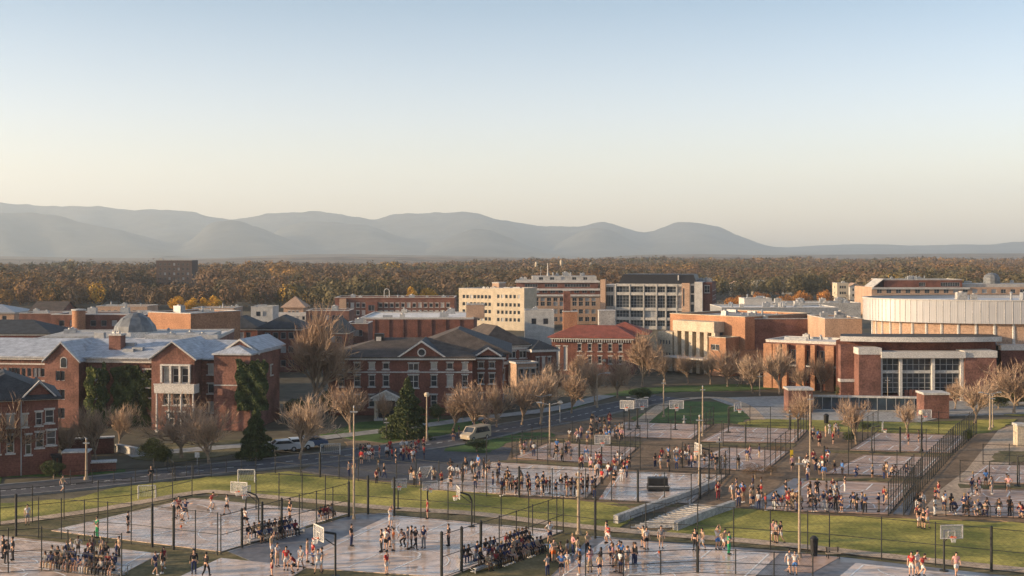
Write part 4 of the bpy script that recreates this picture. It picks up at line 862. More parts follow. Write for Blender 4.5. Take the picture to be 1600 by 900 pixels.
# ---------------------------------------------------------------- trees
def bare_tree_mesh(seed, spread=.42, twigs=2600, tw=.05, trunkh=.11, tm=twig):
    """unit-height (10 m) leafless tree: trunk mesh and crown-of-twigs mesh"""
    rr = random.Random(seed); T = MB(); tips = []
    Ht = 10.0
    def grow(p, d, L_, r, lvl):
        n = 3 if lvl < 2 else 2; q = p
        for k in range(n):
            dd = (d+Vector((rr.gauss(0,.13), rr.gauss(0,.13), rr.gauss(.04,.07)))).normalized(); q2 = q+dd*(L_/n); r2 = r*(1-.22*(k+1)/n*1.6)
            T.tube(q, q2, max(r*(1-.16*k),.022), max(r*(1-.16*(k+1)),.018), 6 if lvl < 2 else 4 if lvl < 3 else 3, cap=False); 
            if lvl >= 2 or (lvl == 1 and k > 0): tips.append((q2, dd, lvl))
            if lvl < 2 and k == 1 and lvl >= 1: child(q2, dd, L_*.6, r*.5, lvl+1)
            elif lvl < 2 and k == 1 and lvl >= 1: child(q2, dd, L_*.6, r*.5, lvl+1)
            q = q2; d = dd
        if lvl < 4:
            m = (7, 4, 3, 3)[lvl]
            off = rr.uniform(0, 6.28)
            for i in range(m): child(q, d, L_*rr.uniform(.5,1.0 if lvl else 1.25), r*.6, lvl+1, off+6.28*i/m)
    def child(q, d, L_, r, lvl, az=None):
        az = rr.uniform(0, 6.28) if az is None else az; sp = rr.uniform(.3, .72)*(spread/.42)*(1.15 if lvl == 1 else 1)
        t = d.orthogonal().normalized(); w = d.cross(t); nd = (d*math.cos(sp)+(t*math.cos(az)+w*math.sin(az))*math.sin(sp)); nd.z += .08; nd.normalize()
        grow(q, nd, L_, r, lvl)
    grow(Vector((0,0,-.2)), Vector((0,0,1)), Ht*trunkh+.2, .23, 0)
    C = MB(); k = max(1, twigs//len(tips))
    for q, d, lvl in tips:
        for _ in range(k):
            dd = (d+Vector((rr.gauss(0,.42), rr.gauss(0,.42), rr.gauss(.35,.3)))).normalized(); L_ = rr.uniform(.4,1.35); s = q+d*rr.uniform(-.3,.1)
            t = dd.orthogonal().normalized(); a = rr.uniform(0,6.28); t = (Matrix.Rotation(a, 3, dd) @ t)*tw*rr.uniform(.6,1.3)
            C.face([s-t*.5, s+t*.5, s+dd*L_])
            if rr.random() < .6:
                m_ = s+dd*L_*.5; d2 = (dd+Vector((rr.gauss(0,.6), rr.gauss(0,.6), rr.gauss(.1,.4)))).normalized(); C.face([m_-t*.4, m_+t*.4, m_+d2*L_*.6])
    zs = [v[2] for v in C.v]; top = sorted(zs)[int(len(zs)*.997)]; rad = sorted([math.hypot(v[0],v[1]) for v in C.v])[int(len(zs)*.985)]
    return T.mesh('trunk', bark), C.mesh('crown', tm), top, rad
BT = [bare_tree_mesh(11), bare_tree_mesh(22, .5), bare_tree_mesh(33, .36, tm=twig2), bare_tree_mesh(44, .46, 5200, .045), bare_tree_mesh(55, .40)]
def put_tree(u, vb, vt, wpx, k, label, Yd=None, rz=None, group=None, name='bare_tree'):
    x, y = G(u, vb) if Yd is None else (PX(u,Yd), Yd)
    h = PZ(vt, y); T, C, top, rad = BT[k]; w = wpx/F*y/2
    o = empty(name, (x,y,0), random.uniform(0,6.28) if rz is None else rz, label, 'tree', group); o.scale = (w/rad*1.36, w/rad*1.36, h/top*1.05)
    place(T, 'trunk', o); place(C, 'crown', o); return o
TREES = [(150,722,632,62,0,'bare brown tree in front of the ivy corner of the long brick building'),(112,728,648,50,4,'small bare tree behind the brick garden wall'),
 (14,742,622,84,1,'bare tree crossing the front of the near brick house at left edge'),(284,716,622,96,1,'wide bare tree below the white balcony, left of its pair'),(327,726,640,80,0,'bare tree with pale twigs below the white balcony, right of its pair'),
 (184,700,634,52,2,'slender bare tree under the dark ivy wall'),(468,718,622,92,2,'pale bare tree left of the street pole, at the end of the long building'),
 (490,650,486,92,3,'huge dense bare tree between the long building and the lecture hall'),(548,676,602,64,0,'bare tree before the left end of the lecture hall'),
 (707,672,612,58,4,'small bare tree right of the tall conifer'),(741,674,596,76,1,'round bare tree at the right corner of the lecture hall'),(815,664,588,60,0,'bare tree left of the pale round crowned tree by the road'),
 (845,660,577,76,2,'pale bare tree with upright round crown beside the road'),(893,646,572,52,4,'bare tree right of the pale round crowned one by the road'),(930,632,562,50,0,'bare tree before the red roofed hall'),
 (965,622,556,48,1,'thin bare tree before the right end of the red roofed hall'),(1003,604,521,58,3,'tall bare tree between the red roofed hall and the sunlit pillars'),(1040,600,548,36,2,'young bare tree before the left cream pillar'),
 (1075,598,553,34,0,'young bare tree before the middle cream pillars'),(1110,600,550,38,2,'young bare tree before the right cream pillars'),(1137,604,542,46,1,'bare tree at the corner of the sunlit arts building'),
 (1176,614,556,56,2,'pale bare tree left of the lit brick piers'),(1218,616,543,70,2,'wide pale bare tree before the lit brick piers'),(1283,612,556,50,0,'bare tree just left of the arena corner'),
 (1347,618,566,44,4,'small bare tree against the left brick pier of the arena'),(1248,668,612,46,1,'small bare tree in front of the left brick gate pillar'),(1338,694,622,48,0,'young bare tree in front of the glass screen, left one'),
 (1416,680,628,38,2,'young bare tree in front of the glass screen, right one'),(1523,662,596,66,2,'pale bare tree right of the right brick gate pillar'),(1584,646,566,76,1,'broad bare tree at the right edge by the arena wall'),
 (1492,640,592,40,4,'small bare tree behind the right brick gate pillar'),(776,668,600,46,0,'bare tree in front of the right wing of the lecture hall'),(600,662,612,36,4,'low bare tree left of the white pavilion'),
 (66,700,660,40,0,'little bare tree before the near house windows'),(870,620,560,44,1,'bare tree before the brick chimney tower'),(1260,616,566,40,4,'thin bare tree behind the left brick gate pillar'),
 (905,606,552,44,3,'dense bare tree deep between the hall and red roofed hall'),(1158,600,556,36,0,'slim bare tree before the shaded brick wing'),(1196,604,556,40,4,'brownish bare tree behind the pale pair before the brick wing')]
for t in TREES: put_tree(*t)
def leaf_mesh(kind, seed, n, s, m):
    rr = np.random.default_rng(seed)
    if kind == 'cone':
        z = 1-rr.uniform(0, 1, n)**.62*.9; ang = rr.uniform(0, 6.283, n); layer = 1+.28*np.sin(z*44+ang*2)
        rad = (1-z)*.42*layer*rr.uniform(.55, 1, n)**.4*(1+.2*np.sin(ang*3+z*9)); z = z-rad*.25
        c = np.stack([rad*np.cos(ang), rad*np.sin(ang), z], 1)*np.array([10,10,10])
    elif kind == 'blob':
        lob = rr.normal(size=(9,3)); lob /= np.linalg.norm(lob, axis=1, keepdims=True); lob = lob*np.array([.24,.24,.2])+np.array([0,0,.55])
        i = rr.integers(0, 9, n); d = rr.normal(size=(n,3)); d /= np.linalg.norm(d, axis=1, keepdims=True)
        c = (lob[i]+d*rr.uniform(.3,1,(n,1))**.4*rr.uniform(.16,.24,(9,1))[i])*10
    T = c[:, None, :]+rr.normal(size=(n,3,3))*s; b = MB(); T = T.tolist()
    for t in T: b.face(t)
    return b.mesh('crown', m)
def trunk_mesh(h, r):
    b = MB(); b.tube((0,0,-.2),(0,0,h*.5),r,r*.7,8); b.tube((0,0,h*.5),(.1,.05,h),r*.7,r*.3,8)
    for k in range(5): b.tube((0,0,h*.45),(1.2*math.cos(k*1.3),1.2*math.sin(k*1.3),h*.8),r*.4,r*.15,5)
    return b.mesh('trunk', bark)
def put_leaf(name, u, vb, vt, wpx, me, tr, label, wd=4.6, Yd=None, group=None, cat='tree'):
    x, y = G(u, vb) if Yd is None else (PX(u,Yd), Yd); h = PZ(vt, y); w = wpx/F*y/2
    o = empty(name, (x,y,0), random.uniform(0,6), label, cat, group); o.scale = (w/wd, w/wd, h/10); place(tr, 'trunk', o); place(me, 'crown', o); return o
cone1 = leaf_mesh('cone', 1, 17000, .15, needle); cone2 = leaf_mesh('cone', 2, 17000, .15, needle); tr1 = trunk_mesh(9, .22)
blob_o = leaf_mesh('blob', 3, 6500, .14, needle2); blob_y = leaf_mesh('blob', 4, 3600, .2, yellow_l); blob_d = leaf_mesh('blob', 6, 6500, .14, needle); blob_r = leaf_mesh('blob', 5, 3000, .2, orange_l); blob_b = leaf_mesh('blob', 8, 2600, .12, brown_l); tr2 = trunk_mesh(6, .25)
put_leaf('conifer', 637, 684, 590, 60, cone1, tr1, 'tall dark conifer standing before the brick lecture hall', 3.2)
put_leaf('conifer', 400, 716, 632, 62, cone2, tr1, 'broad dark conifer at the foot of the ivy covered end wing', 4.2)
put_leaf('evergreen_shrub', 240, 730, 678, 50, blob_o, tr2, 'round olive green shrub left of the bare tree pair', 4.3, cat='shrub')
put_leaf('evergreen_shrub', 258, 727, 694, 26, blob_d, tr2, 'small dark shrub tucked against the round olive shrub', 4.3, cat='shrub')
put_leaf('evergreen_shrub', 508, 652, 606, 26, blob_d, tr2, 'dark narrow shrub at the left corner of the lecture hall', 4.3, cat='shrub')
put_leaf('evergreen_shrub', 472, 658, 620, 60, blob_d, tr2, 'dark hedge shrub beneath the huge bare tree', 4.3, cat='shrub')
put_leaf('evergreen_shrub', 1000, 628, 604, 40, blob_d, tr2, 'dark low shrub by the top of the road', 4.3, cat='shrub')
put_leaf('evergreen_shrub', 84, 748, 716, 40, blob_d, tr2, 'dark shrub beside the porch of the near brick house', 4.3, cat='shrub')
put_leaf('evergreen_shrub', 1590, 634, 606, 60, blob_o, tr2, 'low shrub under the broad bare tree at the right edge', 4.3, cat='shrub')
put_leaf('evergreen_shrub', 685, 660, 628, 30, blob_d, tr2, 'dark shrub behind the street lamp beside the tall conifer', 4.3, cat='shrub')
put_leaf('evergreen_shrub', 1318, 622, 598, 36, blob_d, tr2, 'dark shrub at the foot of the arena corner', 4.3, cat='shrub')
put_leaf('evergreen_shrub', 1560, 640, 612, 40, blob_d, tr2, 'dark shrub beneath the arena wall near the right edge', 4.3, cat='shrub')
for u, vt, w, Y, lb in ((278,461,30,470,'leftmost of the four yellow trees in a row'),(301,464,27,468,'second yellow tree from the left in the row of four'),(319,464,26,472,'third yellow tree from the left in the row of four'),(335,461,30,470,'rightmost of the four yellow trees in a row'),
    (643,447,26,520,'bright yellow tree behind the long four storey brick range'),(484,453,24,560,'golden tree right of the pyramid roof'),(487,425,34,900,'orange yellow tree high in the autumn wood'),(130,426,44,900,'dull yellow tree in the wood at left'),(668,449,34,530,'low olive yellow tree right of the bright yellow one')):
    put_leaf('yellow_tree', u, 0, vt, w, blob_y, tr2, lb, 4.3, Y); CLEAR.append((PX(u,Y), Y-6, 12))
for u, vt, w, Y, lb in ((178,441,40,640,'rusty orange tree in the left wood'),(1190,452,30,560,'orange tree below the far houses at right'),(1250,450,44,540,'broad orange tree between the far houses at right'),(1290,448,30,560,'orange tree left of the yellow lit house'),(1225,455,26,520,'small orange tree beside the white rooftop plant room'),(1360,452,30,520,'orange tree just left above the arena drum'),(1150,457,36,500,'orange tree right of the black roofed block')):
    put_leaf('orange_tree', u, 0, vt, w, blob_r, tr2, lb, 4.3, Y); CLEAR.append((PX(u,Y), Y-5, 10))
for Yc in range(600, 741, 20): CLEAR.append((PX(272,Yc), Yc, 17))
# the far wood, one mass
NEAR = [(-200,520),(430,520),(520,500),(700,520),(820,560),(1100,560),(1130,640),(1330,640),(1380,560),(1800,560)]
for c in [(u, Y) for u, Y in ((1180,600),(1225,610),(1320,540),(1150,600))]: CLEAR.append((PX(c[0],c[1]), c[1], 34))
Vs, Cs = [], []
for y0, y1, dens, nt, tri, hh in ((500, 900, 75, 380, .46, (9,14)), (900, 1700, 95, 150, .68, (9,14)), (1700, 2500, 150, 70, 1.1, (10,15))):
    v_, c_ = wood('w', y0, y1, dens, nt, tri, hh=hh, near=NEAR); Vs.append(v_); Cs.append(c_)
w_ = tri_arrays('autumn_wood', np.concatenate(Vs), np.concatenate(Cs), forest_m); tag(w_, kind='stuff')
print('wood tris', sum(len(v) for v in Vs))
# low brushwood under the far houses
v_, c_ = wood('w', 430, 660, 60, 110, .45, umin=1125, umax=1345, hh=(3.5,6.5)); tag(tri_arrays('brushwood', v_, c_, forest_m), kind='stuff')
for i, (u, vb, vt, w, me, lb) in enumerate(((1180,748,722,46,blob_b,'brown leafy shrub between the stepped path top and the large pink court'),(1205,742,724,34,blob_b,'brown shrub right of the path end shrub'),(1325,690,672,30,blob_d,'dark shrub left of the upper right pink court'),
    (1215,708,694,26,blob_b,'small brown shrub at the court corner below the plaza'),(745,706,684,40,blob_d,'green shrub clump at the left tip of the small green lawn'),(1350,672,658,26,blob_d,'little dark shrub behind the upper right pink court'),(1510,690,668,22,blob_d,'dark shrub at the top end of the dense tall fence'))):
    put_leaf('shrub', u, vb, vt, w, me, tr2, lb, 4.3, cat='shrub')
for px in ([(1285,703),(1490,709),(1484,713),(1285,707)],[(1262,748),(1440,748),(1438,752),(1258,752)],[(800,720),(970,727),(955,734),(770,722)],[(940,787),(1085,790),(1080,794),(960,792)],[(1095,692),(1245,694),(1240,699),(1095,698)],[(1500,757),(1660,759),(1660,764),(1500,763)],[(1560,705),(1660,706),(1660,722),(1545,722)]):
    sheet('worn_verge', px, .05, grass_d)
# ---------------------------------------------------------------- ivy
def ivy(label, x0, x1, y, z0, z1, m, n, seed, edge=.5):
    rr = random.Random(seed); b = MB(); cx = (x0+x1)/2
    tops = [rr.uniform(-1,1) for _ in range(12)]
    for _ in range(n):
        x = rr.uniform(x0-edge*.4, x1+edge*.4); t = (x-x0)/(x1-x0)*10; k = max(0, min(10, int(t))); top = z1-.5+tops[k]*edge*(1-(t-k))+tops[min(11,k+1)]*edge*(t-k)
        z = rr.uniform(z0, max(top, z0+.3)); wob = edge*.5*math.sin(z*2.3+seed)
        if x < x0+wob*.6 or x > x1+wob*.6: continue
        d = rr.uniform(.0, .35)*(1+.5*math.sin(x*3+z*2)); s = rr.uniform(.10,.24); p = Vector((x, y-d, z))
        u_ = Vector((rr.gauss(0,1), rr.gauss(0,.6), rr.gauss(0,1))).normalized(); w = u_.cross(Vector((rr.gauss(0,.5),-1,rr.gauss(.4,.5)))).normalized()
        b.face([p+u_*s, p+w*s*.7, p-u_*s, p-w*s*.7])
    o = b.build('climbing_ivy', m); return tag(o, label, 'ivy')
Y_ = 172; ix = lambda u: PX(u, Y_)
def wy(u): return 178+(171-178)*(u+90)/545   # front line of the long building
ivy('bright green ivy column on the corner of the first brick gable', ix(129), ix(142), wy(135)-1.6, .0, 9.0, ivy_l, 5200, 3, .7)
ivy('dark ivy strip right of the bright ivy column on the long building', ix(143), ix(160), wy(150)-.6, 0, 9.2, ivy_m, 5000, 4, .9)
ivy('broad dark ivy mass covering the recessed wall of the long building', ix(166), ix(246), wy(210)+.8, 0, 8.7, ivy_m, 20000, 5, .8)
ivy('dark ivy sheet on the end wing of the long building', ix(374), ix(421), wy(400)-1.3, 3.0, 10.2, ivy_m, 14000, 6, .6)
# ---------------------------------------------------------------- fences
def wire_panel(L_, h, s=.45, r=.0035):
    b = MB()
    n = int((L_+h)/s)
    for i in range(n):
        t = i*s
        for sg in (1, -1):
            x0, z0, x1, z1 = t, 0, t-h, h
            if x0 > L_: z0 = x0-L_; x0 = L_
            if x1 < 0: z1 = h+x1; x1 = 0
            if z1 <= z0: continue
            if sg < 0: x0, x1 = L_-x0, L_-x1
            b.tube((x0,0,z0+.08),(x1,0,z1+.03),r,n=3,cap=False)
    return b
PM = {}
def fence(pts, h, step, label, world=False, thick=(), wire=True, pr=.05, rails=(1.0,.5,.04), cat='fence'):
    W = [Vector(p if world else G(*p)) for p in pts]; o = empty('chain_link_fence', (W[0].x, W[0].y, 0), 0, label, cat); O = W[0]
    rail = MB(); wire_b = MB()
    k2 = ('post', round(h,2), pr)
    if k2 not in PM:
        b = MB(); b.tube((0,0,0),(0,0,h+.05),pr,n=8); b.lathe([(pr*1.25,h+.03),(pr*1.0,h+.12),(0,h+.15)], n=8); PM[k2] = b.mesh('post', fence_m)
        b = MB(); b.tube((0,0,0),(0,0,h+.2),pr*2.3,n=8); b.lathe([(pr*2.6,h+.18),(0,h+.3)], n=8); PM[k2+('t',)] = b.mesh('post', fence_m)
    cnt = 0
    for a, c in zip(W[:-1], W[1:]):
        d = c-a; L_ = d.length; n = max(1, round(L_/step)); an = math.atan2(d.y, d.x)
        for i in range(n+(1 if c is W[-1] else 0)):
            p = a+d*i/n-O; me = PM[k2+('t',)] if cnt in thick else PM[k2]; place(me, 'post', o, (p.x, p.y, random.uniform(-.08,.04))); cnt += 1
        for z in rails: rail.tube((*(a-O), h*z), (*(c-O), h*z), .03, n=5)
        if wire:
            w = wire_panel(L_, h); M = Matrix.Translation((a.x-O.x, a.y-O.y, 0)) @ Matrix.Rotation(an, 4, 'Z'); i0 = len(wire_b.v)
            wire_b.v += [tuple(M @ Vector(v)) for v in w.v]; wire_b.f += [tuple(i0+k for k in f) for f in w.f]; wire_b.m += w.m
    rail.build('rail', fence_m, o)
    if wire: wire_b.build('wire_mesh', fence_m, o)
    return o
fence([(25,838),(205,851),(340,868)], 3.5, 2.3, 'tall dark fence along the near side of the far left wet court', thick=(0,6,7))
fence([(400,796),(545,802),(575,804),(700,814),(870,834),(930,842)], 3.5, 2.6, 'tall dark fence along the far side of the central wet court and its path', thick=(5,6))
fence([(930,842),(1090,852),(1262,864),(1296,867),(1549,893),(1660,905)], 3.4, 3.6, 'long dark fence along the near edge of the right lawn', thick=(0,9,10))
fence([(0,822),(100,812),(205,800),(300,776)], 3.3, 2.6, 'dark fence behind the far left wet court next to the path')
fence([(545,808),(440,838),(345,866)], 3.2, 2.6, 'dark fence between the far left and the central wet courts', thick=(0,4,5,6))
fence([(880,834),(780,873),(690,905)], 3.4, 2.6, 'dark fence along the right side of the central wet court', thick=(5,6,7))
fence([(-40,900),(65,893),(190,905)], 3.4, 2.4, 'dark fence crossing the near corner of the bottom left court')
fence([(915,905),(1090,896),(1270,904)], 1.9, 2.6, 'low dark fence at the bottom of the bottom right wet court', thick=(3,))
fence([(110,758),(245,752),(330,746)], 1.5, 2.0, 'low dark fence on the lawn beside the road bend', rails=(1,.1), wire=False, pr=.04)
fence([(262,736),(272,745),(330,742),(400,738)], 1.6, 1.6, 'low grey fence between the road junction and the yellow lawn', rails=(1,.5,.1), wire=False, pr=.04)
fence([(430,740),(470,744),(500,746),(560,752),(650,762)], 2.6, 2.6, 'dark fence between the yellow lawn and the shaded red shirt court', thick=(2,))
fence([(650,762),(760,776),(915,781),(1080,789),(1120,764),(1140,742)], 3.0, 3.0, 'dark fence round the near side of the two crowded middle courts', thick=(4,8,11))
fence([(800,716),(880,722),(968,727),(1000,700),(860,690),(800,716)], 2.8, 3.2, 'dark fence enclosing the court above the crowded middle court')
fence([(760,722),(955,733),(1140,742)], 3.0, 3.6, 'dark fence along the far side of the two crowded middle courts', thick=(3,7))
fence([(940,683),(1085,688),(1115,665),(975,658)], 2.6, 3.2, 'dark fence round the small court below the oval green')
fence([(1090,692),(1242,694),(1268,667),(1140,665)], 2.8, 3.0, 'dark fence round the court below the plaza trees', thick=(5,))
fence([(1066,731),(1195,739),(1235,706),(1130,698)], 2.9, 3.0, 'dark fence round the court with players in white left of the tan pole')
fence([(1326,706),(1488,710)], 3.0, 3.2, 'dark fence on the near side of the upper right pink court', thick=(2,))
fence([(1288,742),(1440,748)], 3.0, 2.6, 'dark fence on the near side of the middle right pink court', thick=(0,))
fence([(1330,702),(1372,675),(1515,680)], 3.0, 3.6, 'dark fence along the far side of the upper right pink court')
fence([(1192,799),(1388,806)], 1.1, 2.2, 'low dark railing on the near side of the large pink court', pr=.035, rails=(1,.5,.1), wire=False)
fence([(1412,806),(1438,768),(1462,742),(1490,710),(1526,678)], 3.4, 1.5, 'dense dark tall fence running up beside the sloping path', pr=.06)
fence([(1388,806),(1428,758)], 3.2, 1.6, 'dense dark fence at the right end of the large pink court', pr=.05)
fence([(1478,807),(1690,814)], 1.1, 2.2, 'low dark railing in front of the right edge crowd', pr=.035, rails=(1,.5,.1), wire=False)
fence([(1500,754),(1640,760)], 2.4, 3.0, 'dark fence between the two right edge courts')
fence([(1536,726),(1660,730)], 2.4, 3.0, 'dark fence behind the upper right edge court')
fence([(985,826),(1040,806),(1108,782)], 1.1, 2.0, 'thin dark handrail up the middle of the stepped path', pr=.03, rails=(1,), wire=False)
# ---------------------------------------------------------------- poles, lamps
def pole(u, vb, vt, label, head='plain', m=wood_p, r=.13, name='light_pole'):
    x, y = G(u, vb); h = PZ(vt, y); o = empty(name, (x,y,0), 0, label, 'lamp post' if head != 'plain' else 'pole')
    b = MB(); b.tube((0,0,0),(0,0,h),r,r*.6,10); b.tube((0,0,0),(0,0,.35),r*2.0,r*1.6,10); b.build('pole', m, o)
    if head == 'arm':
        b = MB(); b.path([(0,0,h-.3),(.5,0,h+.05),(1.5,0,h+.15)], .05); b.build('arm', metal_g, o); b = MB(); b.box(1.3,2.1,-.15,.15,h+.06,h+.2); b.build('lamp_head', metal_g, o)
    elif head == 'twin':
        b = MB(); b.path([(-1.3,0,h+.1),(0,0,h-.2),(1.3,0,h+.1)], .05); b.build('arm', metal_g, o)
        for s in (-1.6, 1.0): b = MB(); b.box(s,s+.6,-.14,.14,h+.02,h+.15); b.build('lamp_head', metal_g, o)
    elif head == 'globe':
        b = MB(); b.lathe([(0,h),(.3,h+.05),(.38,h+.3),(.25,h+.55),(0,h+.62)], n=12); b.build('lamp_globe', cream, o)
    elif head == 'plain':
        b = MB(); b.lathe([(r*.75,h-.05),(r*.75,h+.08),(0,h+.16)], n=10); b.build('cap', metal_g, o)
        b = MB(); b.box(-.35,.35,-.12,.0,h-.5,h-.38); b.build('bracket', metal_g, o)
    return o
pole(553, 812, 636, 'very tall tan pole rising over the yellow lawn left of the red shirt crowd', r=.11); pole(667, 690, 620, 'tan street lamp pole close to the right of the tall conifer', 'globe', r=.14)
pole(604, 686, 655, 'short dark post left of the tall conifer', m=fence_m); pole(845, 664, 618, 'pale pole beside the road left of the round crowned tree', 'twin'); pole(859, 714, 630, 'tan pole on the far side of the upper middle court', 'twin')
pole(933, 637, 584, 'street lamp with arm beside the far road', 'arm'); pole(1037, 652, 594, 'pale pole at the left end of the oval green'); pole(1098, 682, 604, 'tall pale pole at the right of the oval green')
pole(1093, 768, 650, 'tan pole rising above the middle court with the black platform', r=.14); pole(1266, 722, 618, 'tall tan pole in front of the left brick gate pillar', r=.13); pole(1249, 872, 716, 'very tall tan pole at the near edge of the right lawn', r=.12)
pole(1547, 672, 614, 'tan pole left of the right edge bare tree', 'twin', r=.14); pole(1551, 668, 618, 'slim pale pole immediately right of the twin lamp pole', r=.09); pole(135, 750, 686, 'tan pole in front of the brick garden walls', r=.16)
pole(904, 836, 738, 'tan pole at the near end of the path below the crowded middle court', r=.16); pole(996, 668, 622, 'dark floodlight pole left of the oval green', 'twin', m=fence_m); pole(1440, 706, 648, 'dark pole with lamp on the upper right pink court', 'globe', m=fence_m)
pole(1234, 672, 642, 'short dark pole left in front of the gate pillar', m=fence_m); pole(1387, 640, 590, 'thin pole against the arena glass', r=.07); pole(1187, 618, 584, 'thin pale pole before the wide pale bare tree', r=.09); pole(944, 590, 566, 'thin pale lamp post deep behind the far road', 'globe', r=.1)
pole(875, 660, 632, 'small lamp post by the road right of the twin lamp', 'globe', r=.08, m=metal_g); pole(1124, 742, 684, 'dark pole at the corner of the middle court', m=fence_m); pole(1069, 662, 650, 'short white post on the small court below the oval green', m=white, r=.12)
# ---------------------------------------------------------------- basketball hoops
def hoop(u, vb, label, face=0.0, hs=1.0, style='straight', white_frame=True):
    """face: direction (radians) the backboard looks, 0 = towards the viewer (-Y)"""
    x, y = G(u, vb); o = empty('basketball_hoop', (x, y, 0), face, label, 'basketball hoop'); o.scale = (hs,)*3
    b = MB(); b.tube((0,0,0),(0,0,.12),.35,n=12); pts = [(0,0,.1),(0,0,2.6),(0,-.25,3.1),(0,-.9,3.35),(0,-1.25,3.4)] if style == 'goose' else [(0,0,.1),(0,0,3.2),(0,-1.0,3.45)]
    b.path(pts, .085, 8); b.tube((0,0,2.3),(0,-1.1,3.15),.04,n=6); b.build('post', fence_m, o)
    bd = MB(); bd.box(-.9,.9,-1.30,-1.26,2.9,3.95); B_ = bd.build('backboard', board_m, o)
    f = MB()
    for q in ((-.92,.92,2.88,2.96),(-.92,.92,3.89,3.97),(-.92,-.84,2.96,3.89),(.84,.92,2.96,3.89),(-.3,.3,3.05,3.10),(-.3,.3,3.45,3.50),(-.3,-.25,3.10,3.45),(.25,.3,3.10,3.45)): f.box(q[0],q[1],-1.335,-1.305,q[2],q[3])
    f.build('board_frame', white, B_)
    g = MB(); pr = None
    for k in range(17):
        a = 2*math.pi*k/16; q = (.23*math.cos(a), -1.60+.23*math.sin(a), 3.05)
        if pr: g.tube(pr, q, .022, n=5)
        pr = q
    g.box(-.06,.06,-1.39,-1.30,3.0,3.1); g.build('rim', orange_p, o)
    n_ = MB()
    for k in range(12):
        a = 2*math.pi*k/12; c = 2*math.pi*(k+.5)/12; e = 2*math.pi*(k-.5)/12
        for w in (c, e): n_.tube((.22*math.cos(a),-1.60+.22*math.sin(a),3.04),(.15*math.cos(w),-1.60+.15*math.sin(w),2.65),.008,n=3)
    n_.build('net', net_m, o); return o
hoop(1475, 893, 'basketball hoop facing the viewer at the near edge of the right lawn', .1); hoop(524, 902, 'big basketball hoop left of the central wet court at the bottom', -1.0, 1.05)
hoop(737, 824, 'gooseneck basketball hoop behind the central wet court', -1.35, .95, 'goose'); hoop(384, 812, 'basketball hoop facing left behind the far left wet court', -.3, .95); hoop(404, 822, 'dark gooseneck basketball hoop right at the far left wet court', -1.8, .9, 'goose')
hoop(668, 800, 'basketball hoop on the yellow lawn with a dark blue board', .3, .8); hoop(622, 796, 'dark blue framed hoop left on the yellow lawn', .2, .8)
hoop(996, 670, 'small far hoop on the left of the oval green', .3, 1.1); hoop(983, 672, 'small far hoop beside the path to the oval green', -.3, 1.1); hoop(1055, 672, 'small far hoop in front of the dark oval green', 0, 1.1); hoop(1138, 676, 'small hoop at the left end of the court below the plaza', .9, 1.1)
hoop(1362, 708, 'hoop at the left end of the upper right pink court', 1.2, 1); hoop(1440, 684, 'hoop at the far side of the upper right pink court', 0, 1); hoop(1108, 748, 'hoop at the right end of the middle court with the black platform', -1.3, 1); hoop(940, 730, 'hoop behind the crowded middle court', 0, 1); hoop(1590, 760, 'hoop at the right edge court', 1, 1)
def goal(u, vb, wpx, label, rz=0, h=2.0):
    x, y = G(u, vb); w = wpx/F*y; o = empty('soccer_goal', (x,y,0), rz, label, 'goal'); b = MB()
    b.tube((0,0,0),(0,0,h),.06,n=8); b.tube((w,0,0),(w,0,h),.06,n=8); b.tube((0,0,h),(w,0,h),.06,n=8); b.tube((0,1.2,0),(0,0,h),.04,n=6); b.tube((w,1.2,0),(w,0,h),.04,n=6); b.tube((0,1.2,0),(w,1.2,0),.04,n=6); b.build('frame', white, o)
    n_ = MB()
    for k in range(1, 10): n_.tube((w*k/10,1.2,0),(w*k/10,0,h),.009,n=3)
    for k in range(1, 8): n_.tube((0,1.2-1.2*k/8,h*k/8),(w,1.2-1.2*k/8,h*k/8),.009,n=3)
    n_.build('net', net_m, o); return o
goal(216, 780, 26, 'white soccer goal on the lawn behind the far left wet court', .15, 1.35); goal(501, 712, 30, 'small white goal on the shaded asphalt court', .2, 1.4); goal(372, 754, 26, 'white soccer goal at the left end of the yellow lawn', .0, 1.4); goal(656, 752, 22, 'white goal at the corner of the crowded middle court', .6, 1.5)
